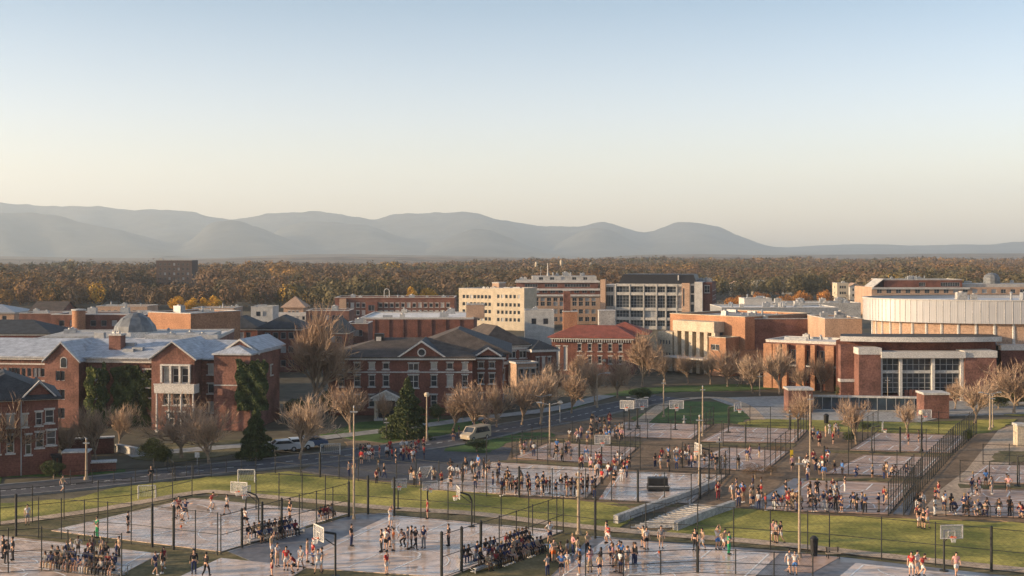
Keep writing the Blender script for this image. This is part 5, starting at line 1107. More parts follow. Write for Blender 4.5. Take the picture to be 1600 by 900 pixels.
# ---------------------------------------------------------------- cars
def car(u, v, rz, m, label, van=False):
    x, y = G(u, v); o = empty('parked_car', (x, y, .06), rz, label, 'van' if van else 'car', 'cars parked along the campus road')
    P = [(-2.2,.35),(-2.25,.75),(-2.1,.95),(-1.2,1.02),(-.7,1.45),(.9,1.48),(1.6,1.02),(2.15,.92),(2.25,.6),(2.2,.35)] if not van else [(-2.2,.35),(-2.25,.9),(-1.6,1.15),(-1.0,1.85),(2.1,1.9),(2.25,1.2),(2.25,.35)]
    b = MB(); n = len(P); w = .86
    b.v = [(p[0],-w,p[1]) for p in P]+[(p[0],w,p[1]) for p in P]; b.f = [tuple(range(n)), tuple(range(2*n-1,n-1,-1))]+[(i, n+i, n+(i+1)%n, (i+1)%n) for i in range(n)]; b.m = [0]*(n+2); b.build('body', m, o)
    g = MB(); zt = 1.40 if not van else 1.75; xa, xb = (-.98,1.35) if not van else (-1.1,2.0)
    for s in (-1, 1): g.face([(xa,s*(w+.012),1.06),(xb,s*(w+.012),1.06),(xb-.55,s*(w+.012),zt),(xa+.42,s*(w+.012),zt)][::s])
    g.build('side_windows', glass, o); g = MB()
    if not van: g.face([(-1.22,-.76,1.04),(-1.22,.76,1.04),(-.73,.7,1.43),(-.73,-.7,1.43)]); g.face([(1.63,.76,1.04),(1.63,-.76,1.04),(.95,-.7,1.47),(.95,.7,1.47)])
    else: g.face([(-1.57,-.76,1.2),(-1.57,.76,1.2),(-1.05,.7,1.8),(-1.05,-.7,1.8)])
    g.build('windscreen', glass, o)
    for sx in (-1.4, 1.4):
        for sy in (-1, 1):
            t = MB(); t.tube((sx,sy*.88,.33),(sx,sy*.66,.33),.33,n=16); W1 = t.build('wheel', black, o); t = MB(); t.tube((sx,sy*.895,.33),(sx,sy*.86,.33),.18,n=10); t.build('rim', metal_g, W1)
    for sy in (-.6, .6): t = MB(); t.box(-2.3,-2.2,sy-.16,sy+.16,.66,.8); t.build('headlight', white, o)
cp = lambda n, c: mat('car_paint_'+n, c, .3, .03, 1, spec=.5)
car(743, 688, .9, cp('tan', (.36,.30,.22)), 'tan van parked where the crowd gathers by the road', True); car(440, 706, .35, cp('silver', (.42,.43,.45)), 'silver car parked left behind the pale bare tree at the long building end')
car(462, 703, .35, cp('white', (.62,.62,.60)), 'white car parked under the pale bare tree at the long building end'); car(484, 700, .35, cp('blue', (.05,.08,.15)), 'dark blue car parked right in the row behind the street pole')
# ---------------------------------------------------------------- platform, bins, bench, signs
x, y = G(1013, 769); o = empty('stage_platform', (x,y,0), 0, 'black stepped platform on the middle court', 'platform'); b = MB()
b.box(0,2.2,0,1.6,0,.62); b.build('lower_step', black, o); b = MB(); b.box(.08,2.12,.55,1.6,.622,1.35); b.build('upper_step', black, o); b = MB(); b.box(.0,2.2,-.02,.02,.55,.64); b.build('edge_strip', metal_g, o)
def bin_(u, vb, label, h=1.0, r=.3):
    x, y = G(u, vb); o = empty('trash_bin', (x,y,0), 0, label, 'bin'); b = MB(); b.lathe([(r*.8,0),(r,h*.9),(r*1.05,h*.92)], n=16); b.lathe([(0,0),(r*.8,0)], n=16); b.build('bin_body', black, o)
    b = MB(); b.lathe([(r*1.08,h*.9),(r*1.05,h*.98),(r*.4,h*1.12),(0,h*1.14)], n=16); b.build('lid', black, o)
bin_(1291, 662, 'black bin standing alone on the plaza before the glass screen', 1.3, .38); bin_(1272, 869, 'tall dark bin between the thick fence posts of the right lawn', 1.5, .33)
def bench(u, vb, label, rz=0, L_=1.6):
    x, y = G(u, vb); o = empty('park_bench', (x,y,0), rz, label, 'bench')
    b = MB(); [b.box(-L_/2,L_/2,-.2+k*.14,-.09+k*.14,.42,.47) for k in range(3)]; b.build('seat', wood_p, o)
    b = MB(); [b.box(-L_/2,L_/2,.24,.28,.6+k*.16,.72+k*.16) for k in range(2)]; b.build('backrest', wood_p, o)
    for s in (-L_/2+.1, L_/2-.16): b = MB(); b.box(s,s+.06,-.2,-.14,0,.42); b.box(s,s+.06,.2,.26,0,.9); b.box(s,s+.06,-.14,.2,.36,.42); b.build('leg', black, o)
bench(1302, 873, 'wooden bench just right of the thick gate posts by the right lawn', .1, 1.2); bench(1108, 664, 'bench beside the oval green', .2); bench(566, 704, 'bench at the edge of the shaded red shirt court', .1)
x, y = G(1238, 720); 
def sign(u, vb, h, w, hh, m, label, cat='sign'):
    x, y = G(u, vb); o = empty('notice_sign', (x,y,0), 0, label, cat); b = MB(); b.tube((0,.05,0),(0,.05,h),.04,n=6); b.build('post', metal_g, o); b = MB(); b.box(-w/2,w/2,-.02,.02,h-hh,h); b.build('sign_panel', m, o)
sign(1237, 734, 2.3, .35, .95, mat('yellow_sign', (.55,.38,.03)), 'small plain yellow sign left of the blue and red crowd'); sign(308, 728, 1.6, .55, .6, white, 'small plain white notice board by the road under the pale bare tree')
# ---------------------------------------------------------------- people
def skinned(name, verts, edges, radii, root=0, sub=1):
    me = bpy.data.meshes.new(name); me.from_pydata(verts, edges, []); o = bpy.data.objects.new(name, me); COL.objects.link(o)
    m = o.modifiers.new('s', 'SKIN'); m.use_smooth_shade = True
    for i, r in enumerate(radii): sv = me.skin_vertices[0].data[i]; sv.radius = (r, r) if not isinstance(r, tuple) else r; sv.use_root = (i == root)
    if sub: q = o.modifiers.new('d', 'SUBSURF'); q.levels = sub; q.render_levels = sub
    dg = bpy.context.evaluated_depsgraph_get(); dg.update(); out = bpy.data.meshes.new_from_object(o.evaluated_get(dg)); out.name = name
    bpy.data.objects.remove(o); bpy.data.meshes.remove(me); return out
def pose(kind):
    """joints in metres, figure faces -Y"""
    J = dict(pelvis=(0,0,.96), belly=(0,0,1.12), chest=(0,-.01,1.33), neck=(0,0,1.49), jaw=(0,-.03,1.56), head=(0,-.015,1.65), top=(0,0,1.735))
    for s, n in ((-1,'L'),(1,'R')):
        J['sh'+n] = (s*.18,0,1.42); J['el'+n] = (s*.25,.03,1.14); J['wr'+n] = (s*.26,-.05,.90)
        J['hip'+n] = (s*.095,0,.91); J['kn'+n] = (s*.11,-.02,.50); J['an'+n] = (s*.12,.02,.09); J['toe'+n] = (s*.13,-.15,.045)
    if kind == 'walk': J.update(knL=(-.10,-.20,.53), anL=(-.10,-.24,.10), toeL=(-.10,-.40,.06), knR=(.10,.02,.50), anR=(.10,.30,.16), toeR=(.10,.20,.04), elL=(-.25,.12,1.16), wrL=(-.24,.14,.94), elR=(.25,-.04,1.15), wrR=(.22,-.24,1.0))
    if kind == 'hips': J.update(elL=(-.40,.06,1.20), wrL=(-.19,-.06,1.03), elR=(.40,.06,1.20), wrR=(.19,-.06,1.03), anL=(-.17,.02,.09), toeL=(-.2,-.14,.045), anR=(.17,.02,.09), toeR=(.2,-.14,.045))
    if kind == 'shoot': J.update(elL=(-.22,-.16,1.58), wrL=(-.12,-.22,1.82), elR=(.22,-.14,1.60), wrR=(.10,-.20,1.86), knL=(-.12,-.10,.50), knR=(.12,-.08,.50))
    if kind == 'armsout': J.update(elL=(-.44,.0,1.36), wrL=(-.66,-.08,1.42), elR=(.42,-.04,1.30), wrR=(.60,-.16,1.38), anL=(-.24,.02,.09), toeL=(-.3,-.12,.045), anR=(.24,.02,.09), toeR=(.3,-.12,.045), knL=(-.18,-.06,.49), knR=(.18,-.06,.49))
    if kind == 'crouch':
        J.update(pelvis=(0,.18,.74), belly=(0,.10,.88), chest=(0,-.06,1.06), neck=(0,-.15,1.19), jaw=(0,-.21,1.25), head=(0,-.21,1.34), top=(0,-.20,1.42), shL=(-.18,-.10,1.14), shR=(.18,-.10,1.14), elL=(-.27,-.20,.90), wrL=(-.20,-.38,.76), elR=(.27,-.20,.90), wrR=(.20,-.38,.80),
                 hipL=(-.10,.17,.70), hipR=(.10,.17,.70), knL=(-.19,-.16,.47), knR=(.19,-.16,.47), anL=(-.20,.04,.09), anR=(.20,.04,.09), toeL=(-.24,-.12,.045), toeR=(.24,-.12,.045))
    if kind == 'run': J.update(pelvis=(0,0,.95), chest=(0,-.10,1.32), neck=(0,-.15,1.47), jaw=(0,-.20,1.53), head=(0,-.20,1.62), top=(0,-.19,1.70), shL=(-.18,-.10,1.40), shR=(.18,-.10,1.40), elL=(-.26,.10,1.20), wrL=(-.22,-.06,1.06), elR=(.26,-.26,1.22), wrR=(.20,-.42,1.34), knL=(-.10,-.32,.66), anL=(-.10,-.16,.28), toeL=(-.10,-.30,.20), knR=(.10,.08,.50), anR=(.10,.36,.16), toeR=(.10,.26,.04))
    if kind == 'sit':
        J.update(pelvis=(0,0,.10), belly=(0,-.02,.27), chest=(0,-.07,.47), neck=(0,-.09,.62), jaw=(0,-.13,.69), head=(0,-.12,.78), top=(0,-.10,.865), shL=(-.18,-.08,.55), shR=(.18,-.08,.55), elL=(-.25,-.14,.30), wrL=(-.14,-.36,.22), elR=(.25,-.14,.30), wrR=(.14,-.36,.22),
                 hipL=(-.10,-.02,.09), hipR=(.10,-.02,.09), knL=(-.14,-.46,.08), knR=(.14,-.46,.08), anL=(-.14,-.44,-.34), anR=(.15,-.48,-.34), toeL=(-.15,-.60,-.38), toeR=(.17,-.64,-.38))
    if kind == 'lean': J.update(chest=(.03,-.03,1.33), elL=(-.20,-.16,1.17), wrL=(.05,-.26,1.20), elR=(.22,-.14,1.17), wrR=(-.04,-.24,1.16))
    return J
def mesh_set(kind, fem=False):
    J = pose(kind); V = {k: Vector(v) for k, v in J.items()}
    if fem:
        for n in ('L','R'): V['sh'+n].x *= .9
    names = ['pelvis','belly','chest','neck','jaw','head','top']; rad = dict(pelvis=(.145,.105), belly=(.125,.095), chest=(.155,.105), neck=.052, jaw=.07, head=.093, top=.062)
    vs = [V[n] for n in names]; rs = [rad[n] for n in names]; es = [(i, i+1) for i in range(6)]
    def add(p, r, parent): vs.append(Vector(p)); rs.append(r); es.append((parent, len(vs)-1)); return len(vs)-1
    add(V['head']+Vector((0,-.105,-.012)), .014, 5)     # nose
    for s, n in ((-1,'L'),(1,'R')):
        a = add(V['sh'+n], .062, 2); mid = (V['sh'+n]+V['el'+n])/2; a = add(mid, .05, a); a = add(V['el'+n], .042, a); a = add((V['el'+n]+V['wr'+n])/2, .038, a); a = add(V['wr'+n], .027, a)
        d = (V['wr'+n]-V['el'+n]).normalized(); side = d.cross(Vector((0,-1,.2))).normalized()
        pl = add(V['wr'+n]+d*.075, (.036,.018), a)
        for k, ln in enumerate((.062,.074,.070,.054)):      # four fingers, slightly curled
            b_ = V['wr'+n]+d*.085+side*(-.030+.020*k); f = add(b_+d*.012, .0085, pl); f = add(b_+d*ln*.6+Vector((0,-.006,0)), .008, f); add(b_+d*ln+Vector((0,-.02,0)), .0065, f)
        f = add(V['wr'+n]+d*.035-side*.035*s*1, .011, a); add(V['wr'+n]+d*.075-side*.06*s+Vector((0,-.015,0)), .008, f)
        a = add(V['hip'+n], .09, 0); a = add(V['hip'+n].lerp(V['kn'+n], .5), .078, a); a = add(V['kn'+n], .056, a); a = add(V['kn'+n].lerp(V['an'+n], .35), .056, a); a = add(V['an'+n], .036, a)
    body = skinned('person', vs, es, rs)
    def cloth(chain, name):
        vs, es, rs = [], [], []
        idx = {}
        for (a, b, ra, rb) in chain:
            for q, r in ((a, ra), (b, rb)):
                key = tuple(round(c, 4) for c in q)
                if key not in idx: idx[key] = len(vs); vs.append(q); rs.append(r)
            es.append((idx[tuple(round(c,4) for c in a)], idx[tuple(round(c,4) for c in b)]))
        return skinned(name, vs, es, rs)
    low = V['pelvis'].lerp(V['belly'], .05)
    ch = [(low, V['belly'], (.155,.115), (.145,.115)), (V['belly'], V['chest'], (.145,.115), (.175,.125)), (V['chest'], V['neck'].lerp(V['chest'], .25), (.175,.125), .085)]
    lg = list(ch)
    for n in ('L','R'):
        m_ = V['sh'+n].lerp(V['el'+n], .62); ch.append((V['chest'], V['sh'+n], (.175,.125), .075)); ch.append((V['sh'+n], m_, .075, .064))
        lg.append((V['chest'], V['sh'+n], (.175,.125), .075)); lg.append((V['sh'+n], V['el'+n], .075, .060)); lg.append((V['el'+n], V['el'+n].lerp(V['wr'+n], .92), .060, .042))
    shirt = cloth(ch, 'shirt'); jacket = cloth(lg, 'jacket')
    pv = V['pelvis']; sh = [(V['belly'].lerp(pv,.75), pv, (.145,.11), (.16,.12))]; tr = list(sh)
    for n in ('L','R'):
        e = V['hip'+n].lerp(V['kn'+n], .82); sh += [(pv, V['hip'+n], (.16,.12), .115), (V['hip'+n], e, .115, .098)]
        tr += [(pv, V['hip'+n], (.16,.12), .108), (V['hip'+n], V['kn'+n], .108, .078), (V['kn'+n], V['an'+n], .078, .058)]
    shorts = cloth(sh, 'shorts'); trousers = cloth(tr, 'trousers')
    shoe = []
    for n in ('L','R'):
        a, t = V['an'+n], V['toe'+n]; bk = a+(a-t)*.32; bk.z = t.z+.0; m1 = a.lerp(t,.45)+Vector((0,0,-.012)); t2 = t+Vector((0,0,-.008)); bb = MB(); i = 0
        ax = (t2-bk).normalized(); sd = ax.cross(Vector((0,0,1))).normalized(); up = sd.cross(ax)
        rings = [(bk-ax*.03,.02),(bk+Vector((0,0,.012)),.046),(m1,.052),(t2,.04),(t2+ax*.03,.015)]
        for p, r_ in rings:
            for k in range(8): an = 2*math.pi*k/8; bb.v.append(tuple(p+(sd*math.cos(an)+up*math.sin(an))*r_))
        for j in range(4):
            for k in range(8): bb.f.append((j*8+k, j*8+(k+1)%8, j*8+8+(k+1)%8, j*8+8+k)); bb.m.append(0)
        bb.f.append(tuple(range(8))[::-1]); bb.m.append(0); bb.f.append(tuple(range(32,40))); bb.m.append(0); shoe.append(bb.mesh('shoe', black, True))
    h = V['head']; hb_ = MB(); prof = [(.0,.115),(.055,.108),(.088,.075),(.104,.025),(.106,-.02 if not fem else -.10),(.085,-.045 if not fem else -.16)]
    hb_.lathe([(r, z) for r, z in prof], (h.x, h.y+.012, h.z+.012), 14); hair = hb_.mesh('hair', hair_ms[0], True); v = hair.vertices
    for q in v:
        if q.co.y < h.y-.05 and q.co.z < h.z+.045: q.co.z = h.z+.045
    if fem and kind != 'x': pass
    return dict(person=body, shirt=shirt, jacket=jacket, shorts=shorts, trousers=trousers, shoe=shoe[0], shoe2=shoe[1], hair=hair)
SETS = {}
for k in ('stand','walk','hips','shoot','armsout','crouch','run','sit','lean'): SETS[k, 0] = mesh_set(k)
for k in ('stand','walk','sit','lean'): SETS[k, 1] = mesh_set(k, True)
def cm(n, c): return mat('cloth_'+n, c, .85, .15, 6)
CLO = {'white': cm('white',(.55,.54,.53)), 'black': cm('black',(.018,.018,.022)), 'navy': cm('navy',(.02,.03,.085)), 'red': cm('red',(.36,.03,.03)), 'grey': cm('grey',(.20,.20,.21)),
       'dark red': cm('dark_red',(.20,.025,.03)), 'blue': cm('blue',(.06,.17,.42)), 'green': cm('green',(.02,.24,.10)), 'orange': cm('orange',(.62,.14,.03)), 'tan': cm('tan',(.36,.27,.18)), 'pink': cm('pink',(.55,.28,.28)), 'yellow': cm('yellow',(.55,.38,.05))}
PW = {'stand':'standing','walk':'walking','hips':'hands on hips','shoot':'arms raised','armsout':'arms spread','crouch':'crouching','run':'running','sit':'seated','lean':'arms folded'}
PEOPLE = []
ADULTCACHE = {}
def person(x, y, z, rz, kind, top, bot, where, long_top=False, long_bot=False, fem=0, sk=0, hr=0, sc=1.0, sh='black'):
    PEOPLE.append(dict(x=x, y=y, z=z, rz=rz, kind=kind, top=top, bot=bot, where=where, lt=long_top, lb=long_bot, fem=fem if (kind, 1) in SETS else 0, sk=sk, hr=hr, sc=sc, sh=sh))
TOPS = {'mix': ['black','black','black','navy','navy','grey','grey','white','dark red','red','blue','tan'], 'red': ['red','red','red','white','dark red','white','black'], 'dark': ['black','black','black','navy','navy','grey','dark red','tan'],
        'light': ['white','tan','grey','grey','pink','black','navy','black','blue'], 'rw': ['red','white','white','dark red','pink','black','blue'], 'team': ['white','white','navy','black','red']}
BOTS = ['black','navy','black','black','grey','tan','navy','white']
def cluster(poly, n, where, pal='mix', poses=('stand','stand','walk','hips','lean','stand'), face=None, z=.08, mind=.55, jit=1.0):
    """n people inside a ground region given by photo pixels"""
    W = [Vector(G(*p)) for p in poly]; c = sum(W, Vector((0,0)))/len(W); xs = [p.x for p in W]; ys = [p.y for p in W]; got = []; tries = 0
    def inside(p):
        r = False; j = len(W)-1
        for i in range(len(W)):
            if (W[i].y > p.y) != (W[j].y > p.y) and p.x < (W[j].x-W[i].x)*(p.y-W[i].y)/(W[j].y-W[i].y)+W[i].x: r = not r
            j = i
        return r
    while len(got) < n and tries < 6000:
        tries += 1; p = Vector((random.uniform(min(xs), max(xs)), random.uniform(min(ys), max(ys))))
        if not inside(p) or any((p-q).length < mind for q in got): continue
        got.append(p); k = random.choice(poses)
        rz = (random.uniform(-math.pi, math.pi) if face is None else face+random.gauss(0,.5))
        person(p.x, p.y, z, rz, k, random.choice(TOPS[pal]), random.choice(BOTS), where, random.random() < .4, random.random() < .5, random.random() < .35, random.choice((0,0,1,2)), random.choice((0,0,1,1,2)), random.uniform(.92,1.08), random.choice(('black','white')))
def P1(u, v, kind, top, bot, where, rz=0.0, **kw): x, y = G(u, v); person(x, y, .09, rz, kind, top, bot, where, sc=kw.pop('sc', 1.08), **kw)
BL = {}
def bleacher(u0, v0, u1, v1, label, where, n, tiers=2, pal='dark', flip=1, fill=.85):
    p0 = Vector(G(u0,v0)); p1 = Vector(G(u1,v1)); d = p1-p0; L_ = d.length; an = math.atan2(d.y, d.x); o = empty('bleacher_bench', (p0.x,p0.y,0), an, label, 'bleacher')
    for t in range(tiers):
        b = MB(); b.box(0, L_, flip*.75*t-.17, flip*.75*t+.17, .40+.3*t, .45+.3*t); b.build('seat', metal_g, o)
        if t: b = MB(); b.box(0, L_, flip*(.75*t-.45)-.14, flip*(.75*t-.45)+.14, .3*t-.05-.14, .3*t-.14); b.build('foot_board', metal_g, o)
    k = max(2, int(L_/2.4))
    for i in range(k+1):
        b = MB(); x = .06+(L_-.12)*i/k; b.box(x-.03, x+.03, flip*.75*(tiers-1)-.03, flip*.75*(tiers-1)+.03, 0, .4+.3*(tiers-1)); b.box(x-.03, x+.03, -.03, .03, 0, .4); b.tube((x,0,.1),(x,flip*.75*(tiers-1)+.01,.3*tiers),.025,n=4); b.build('leg', metal_g, o)
    slots = [(t, .4+j*.56) for t in range(tiers) for j in range(int((L_-.5)/.56))]; random.shuffle(slots)
    for (t, s) in slots[:n]:
        q = p0+d/L_*s+Vector((-math.sin(an), math.cos(an)))*flip*.75*t
        person(q.x, q.y, .45+.3*t, an+(0 if flip > 0 else math.pi)+random.gauss(0,.15), 'sit', random.choice(TOPS[pal]), random.choice(BOTS), where, random.random() < .5, random.random() < .6, random.random() < .3, random.choice((0,0,1,2)), random.choice((0,0,1,2)), random.uniform(.97,1.08), random.choice(('black','white')))
WC, WL, WB, WR = 'on central wet court', 'on far left wet court', 'at the bottom left court', 'on bottom right wet court'
for a in ((5,874),(10,882),(20,877)): P1(*a, 'stand', 'black', 'black', WB, random.uniform(-1,1), long_top=True, long_bot=True)
P1(303,898,'stand','black','navy','alone below the far left court',.2,long_top=True,long_bot=True); P1(322,903,'walk','black','black','alone below the far left court',2.6,long_top=True,long_bot=True)
for u, v, k, t, b_ in ((272,812,'hips','white','tan'),(279,808,'stand','dark red','black'),(286,815,'crouch','navy','white'),(290,812,'armsout','navy','black'),(355,805,'walk','grey','black'),(152,842,'lean','green','green'),(453,812,'stand','black','black'),(384,826,'run','white','black'),(330,800,'run','red','white'),(200,834,'stand','black','black')): P1(u,v,k,t,b_,WL,random.uniform(-1.5,1.5),long_bot=(t == 'green'))
for u, v, k, t, b_ in ((549,855,'stand','black','navy'),(596,864,'stand','black','black'),(603,862,'hips','white','black'),(607,858,'armsout','dark red','navy'),(615,862,'stand','orange','white'),(610,826,'shoot','white','white'),(630,856,'crouch','navy','black'),(637,860,'stand','grey','white'),(643,858,'stand','black','black'),(649,860,'walk','black','black'),(662,858,'stand','navy','grey'),(701,855,'stand','black','black'),(668,812,'stand','red','dark red')): P1(u,v,k,t,b_,WC,random.uniform(-1.5,1.5),long_bot=(t in ('black','navy')))
for u, v, k, t, b_ in ((424,872,'shoot','tan','white'),(447,893,'stand','red','white'),(458,897,'crouch','dark red','black'),(470,892,'walk','white','white'),(480,880,'stand','tan','pink'),(489,884,'hips','red','blue'),(497,898,'armsout','white','white'),(503,895,'stand','black','white'),(425,903,'stand','black','dark red'),(604,900,'stand','red','white'),(433,887,'lean','white','tan')): P1(u,v,k,t,b_,'under the big bottom hoop',random.uniform(-2,2))
for u, v, k, t, b_ in ((951,854,'run','red','white'),(948,850,'stand','white','white'),(1005,858,'armsout','tan','black'),(1010,860,'stand','white','black'),(1033,858,'stand','grey','tan'),(1086,862,'stand','black','black'),(1097,862,'walk','tan','white'),(1121,860,'shoot','white','blue'),(1130,862,'run','tan','white'),(1139,868,'lean','green','green')): P1(u,v,k,t,b_,WR,random.uniform(-1.5,1.5),long_bot=(t in ('black','green')))
for u, v, k, t, b_ in ((1208,848,'stand','pink','white'),(1213,850,'stand','grey','black'),(1220,850,'walk','black','white')): P1(u,v,k,t,b_,'on the path before the right lawn',random.uniform(-1.5,1.5))
for u, v, k, t, b_ in ((1233,898,'walk','white','white'),(1242,900,'stand','white','blue')): P1(u,v,k,t,b_,'at foot of the tall tan pole',random.uniform(-1,1))
for u, v, k, t, b_ in ((1436,826,'stand','black','white'),(1443,828,'stand','black','black'),(1449,826,'walk','pink','white')): P1(u,v,k,t,b_,'on the far edge of the right lawn',random.uniform(-1,1))
for u, v, k, t, b_ in ((1424,902,'stand','red','white'),(1433,900,'hips','white','white'),(1441,904,'run','red','white'),(1494,903,'walk','pink','white')): P1(u,v,k,t,b_,'near the bottom right hoop',random.uniform(-1,1))
P1(859,850,'hips','white','navy','beside the crowded bleachers at the path',.4); P1(236,756,'stand','black','black','on the road bend left',.3,long_top=True,long_bot=True); P1(43,822,'stand','white','grey','by the path at far left',.3)
P1(98,772,'walk','tan','white','on the road beside the brick house',1.3); P1(1238,738,'stand','pink','black','near the yellow sign',.2); P1(1122,782,'stand','dark red','dark red','at the top of the stepped path',.2,long_bot=True); P1(1144,784,'walk','white','tan','at the top of the stepped path',.5)
bleacher(390,851,476,832,'low bleacher full of people beside the far left wet court','on the left court bleacher',17,2,'dark',1)
bleacher(495,815,524,806,'short bleacher at the far corner of the far left wet court','on the short corner bleacher',6,1,'dark')
bleacher(742,897,855,858,'crowded dark bleacher right of the central wet court','on bleacher right of central court',38,3,'dark',1)
bleacher(66,886,190,902,'bleacher packed with people across the bottom left court','on the bottom left bleacher',24,2,'dark',1)
cluster([(100,868),(190,870),(190,888),(100,884)], 12, WB, 'dark')
cluster([(238,890),(262,890),(258,904),(236,904)], 3, WB, 'dark')
cluster([(848,872),(925,862),(1000,885),(985,903),(850,903)], 26, WR, 'light')
P1(865,880,'lean','tan','orange',WR,.4)
cluster([(560,716),(600,710),(665,704),(668,722),(640,728),(565,734)], 27, 'in the shaded red shirt crowd', 'red', z=.04)
cluster([(690,686),(760,672),(765,682),(700,694)], 9, 'in road crowd behind the red shirts', 'dark', z=.06)
cluster([(505,745),(540,740),(640,752),(700,752),(690,762),(600,760)], 10, 'between yellow lawn and shaded court', 'mix', z=.04)
cluster([(700,742),(800,730),(800,774),(690,765)], 24, 'at left of crowded middle court', 'mix')
cluster([(790,760),(930,766),(935,781),(770,777)], 40, 'at near side of crowded middle court', 'dark', poses=('stand','stand','lean','hips'), mind=.45)
cluster([(900,732),(985,722),(985,745),(950,783),(935,783),(930,750)], 24, 'on diagonal row between middle courts', 'rw')
cluster([(800,708),(910,705),(930,726),(830,722)], 15, 'on upper left middle court', 'light')
cluster([(1012,724),(1080,712),(1082,735),(1018,738)], 17, 'in tight group behind the black platform', 'rw', mind=.4)
cluster([(1086,727),(1165,733),(1160,738),(1085,735)], 8, 'seated row behind black platform', 'dark', poses=('crouch','stand','lean'))
cluster([(1135,778),(1195,768),(1200,800),(1150,795)], 14, 'at the right of the stepped path', 'mix')
cluster([(1205,790),(1345,795),(1385,803),(1200,800)], 26, 'at near side of large pink court', 'dark', poses=('stand','crouch','crouch','lean','walk'))
cluster([(1225,775),(1330,770),(1330,790),(1222,788)], 12, 'on the large pink court', 'mix')
cluster([(1380,785),(1395,785),(1392,800),(1376,798)], 2, 'right on the large pink court', 'red')
cluster([(1255,728),(1312,722),(1318,748),(1262,756)], 16, 'left of the middle right pink court', 'rw')
cluster([(1330,742),(1430,746),(1425,752),(1330,750)], 9, 'near side of middle right pink court', 'dark', poses=('crouch','stand','lean'))
cluster([(1430,795),(1475,772),(1480,805),(1432,822)], 10, 'below the dense fence', 'rw')
cluster([(1515,762),(1590,762),(1590,780),(1510,780)], 9, 'at upper right edge court', 'light')
cluster([(1485,798),(1640,804),(1640,812),(1482,808)], 22, 'at near side of right edge court', 'dark', poses=('crouch','crouch','stand','lean'))
cluster([(880,690),(975,676),(985,690),(905,700)], 26, 'far crowd below the road', 'light', z=.05)
cluster([(920,665),(980,656),(970,668),(925,675)], 9, 'far roadside crowd', 'dark', z=.05)
cluster([(1262,680),(1312,676),(1312,698),(1268,702)], 12, 'left of upper right pink court', 'mix')
cluster([(1140,712),(1200,716),(1180,730),(1140,728)], 3, 'court left of tall tan pole', 'light')
cluster([(1350,690),(1450,692),(1445,705),(1345,703)], 3, 'on upper right pink court', 'dark')
# nearest 300 are individuals, the far remainder is one crowd
vis = sorted(PEOPLE, key=lambda p: p['y']); near_, far_ = vis[:298], vis[298:]
desc = {}
for p in near_:
    tp = 'jacket' if p['lt'] else 'shirt'; bt = 'trousers' if p['lb'] else 'shorts'
    wd = p['where'] if p['where'].split()[0] in ('on','at','in','under','near','beside','between','left','right','alone','below','by') else 'in '+p['where']
    p['d'] = f"person {PW[p['kind']]}, {p['top']} {tp}, {p['bot']} {bt}, {wd}"; desc.setdefault(p['d'], []).append(p)
ORD = ['leftmost','second from left','third from left','fourth from left','fifth from left','sixth from left']
used_l = set()
for d, ps in desc.items():
    ps.sort(key=lambda p: p['x']/p['y'])
    for i, p in enumerate(ps):
        l = d if len(ps) == 1 else d+', '+ORD[min(i,5)]
        w = l.split()
        if len(w) > 16: l = l.replace('person ', '', 1).replace(', in ', ' in ').replace(' the ', ' '); l = 'person '+l if len(l.split()) < 16 else l
        p['label'] = ' '.join(l.split()[:16])
def cloth_obj(me, name, m, par):
    c = bpy.data.objects.new(name, me); COL.objects.link(c); c.parent = par; c.material_slots[0].link = 'OBJECT'; c.material_slots[0].material = m; return c
for S_ in SETS.values():
    for k, me in S_.items():
        if not me.materials: me.materials.append(skin_ms[0])
GR = {}
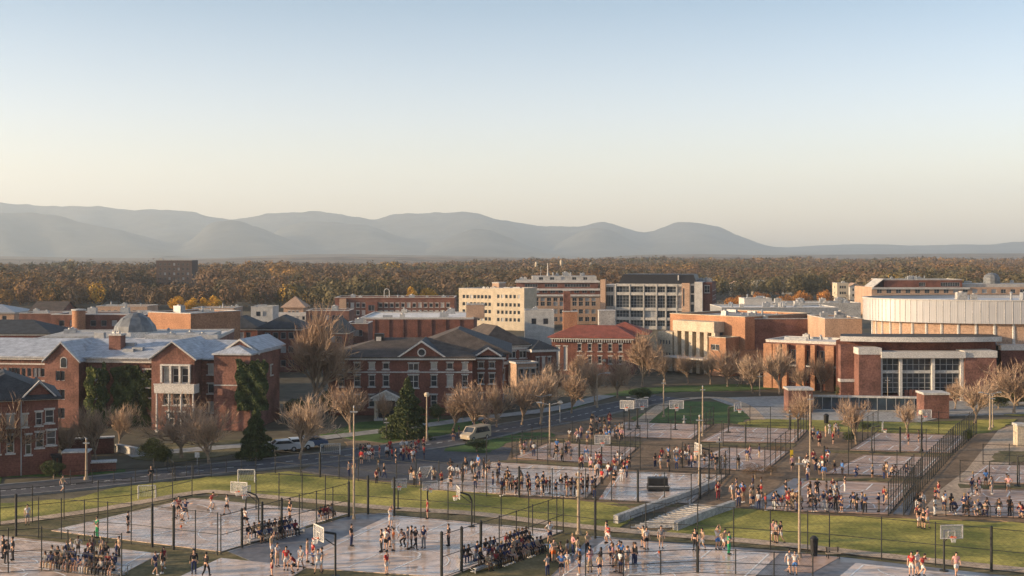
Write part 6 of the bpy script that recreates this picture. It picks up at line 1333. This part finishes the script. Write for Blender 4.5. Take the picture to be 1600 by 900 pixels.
for p in near_:
    S_ = SETS[p['kind'], int(bool(p['fem']))]
    o = bpy.data.objects.new('person', S_['person']); COL.objects.link(o); o.location = (p['x'], p['y'], p['z']); o.rotation_euler = (0,0,p['rz']); s = p['sc']; o.scale = (s*random.uniform(.94,1.05), s, s)
    o.material_slots[0].link = 'OBJECT'; o.material_slots[0].material = skin_ms[p['sk']]
    cloth_obj(S_['jacket' if p['lt'] else 'shirt'], 'jacket' if p['lt'] else 'shirt', CLO[p['top']], o)
    cloth_obj(S_['trousers' if p['lb'] else 'shorts'], 'trousers' if p['lb'] else 'shorts', CLO[p['bot']], o)
    cloth_obj(S_['shoe'], 'shoe', CLO[p['sh']], o); cloth_obj(S_['shoe2'], 'shoe', CLO[p['sh']], o); cloth_obj(S_['hair'], 'hair', hair_ms[p['hr']], o)
    tag(o, p['label'], 'person', 'people '+p['where'])
def merged(name, ps):
    V, Fc, Mi, ms, n0 = [], [], [], [], 0
    for p in ps:
        S_ = SETS[p['kind'], int(bool(p['fem']))]; M = Matrix.Translation((p['x'],p['y'],p['z'])) @ Matrix.Rotation(p['rz'],4,'Z') @ Matrix.Scale(p['sc'],4)
        for me, m in ((S_['person'], skin_ms[p['sk']]), (S_['jacket' if p['lt'] else 'shirt'], CLO[p['top']]), (S_['trousers' if p['lb'] else 'shorts'], CLO[p['bot']]), (S_['hair'], hair_ms[p['hr']])):
            if m not in ms: ms.append(m)
            mi = ms.index(m); V += [tuple(M @ v.co) for v in me.vertices]; Fc += [tuple(n0+k for k in f.vertices) for f in me.polygons]; Mi += [mi]*len(me.polygons); n0 += len(me.vertices)
    b = MB(); b.v = V; b.f = Fc; b.m = Mi; return b.build(name, ms)
if far_: tag(merged('distant_crowd', far_), kind='stuff')
print('people', len(PEOPLE), 'far', len(far_), 'min y far', far_[0]['y'] if far_ else None)
# balls
for u, v in ((612,800),(283,826),(1030,866),(690,864)):
    x, y = G(u, v); b = MB(); b.lathe([(0,-.12),(.07,-.1),(.12,0),(.07,.1),(0,.12)], n=12); o = b.build('basketball', orange_p, smooth=True, loc=(x,y,.21)); tag(o, {612:'orange basketball at the far side of the central wet court',283:'orange basketball on the far left wet court',1030:'orange basketball on the bottom right wet court',690:'orange basketball right of the group on the central wet court'}[u], 'ball')
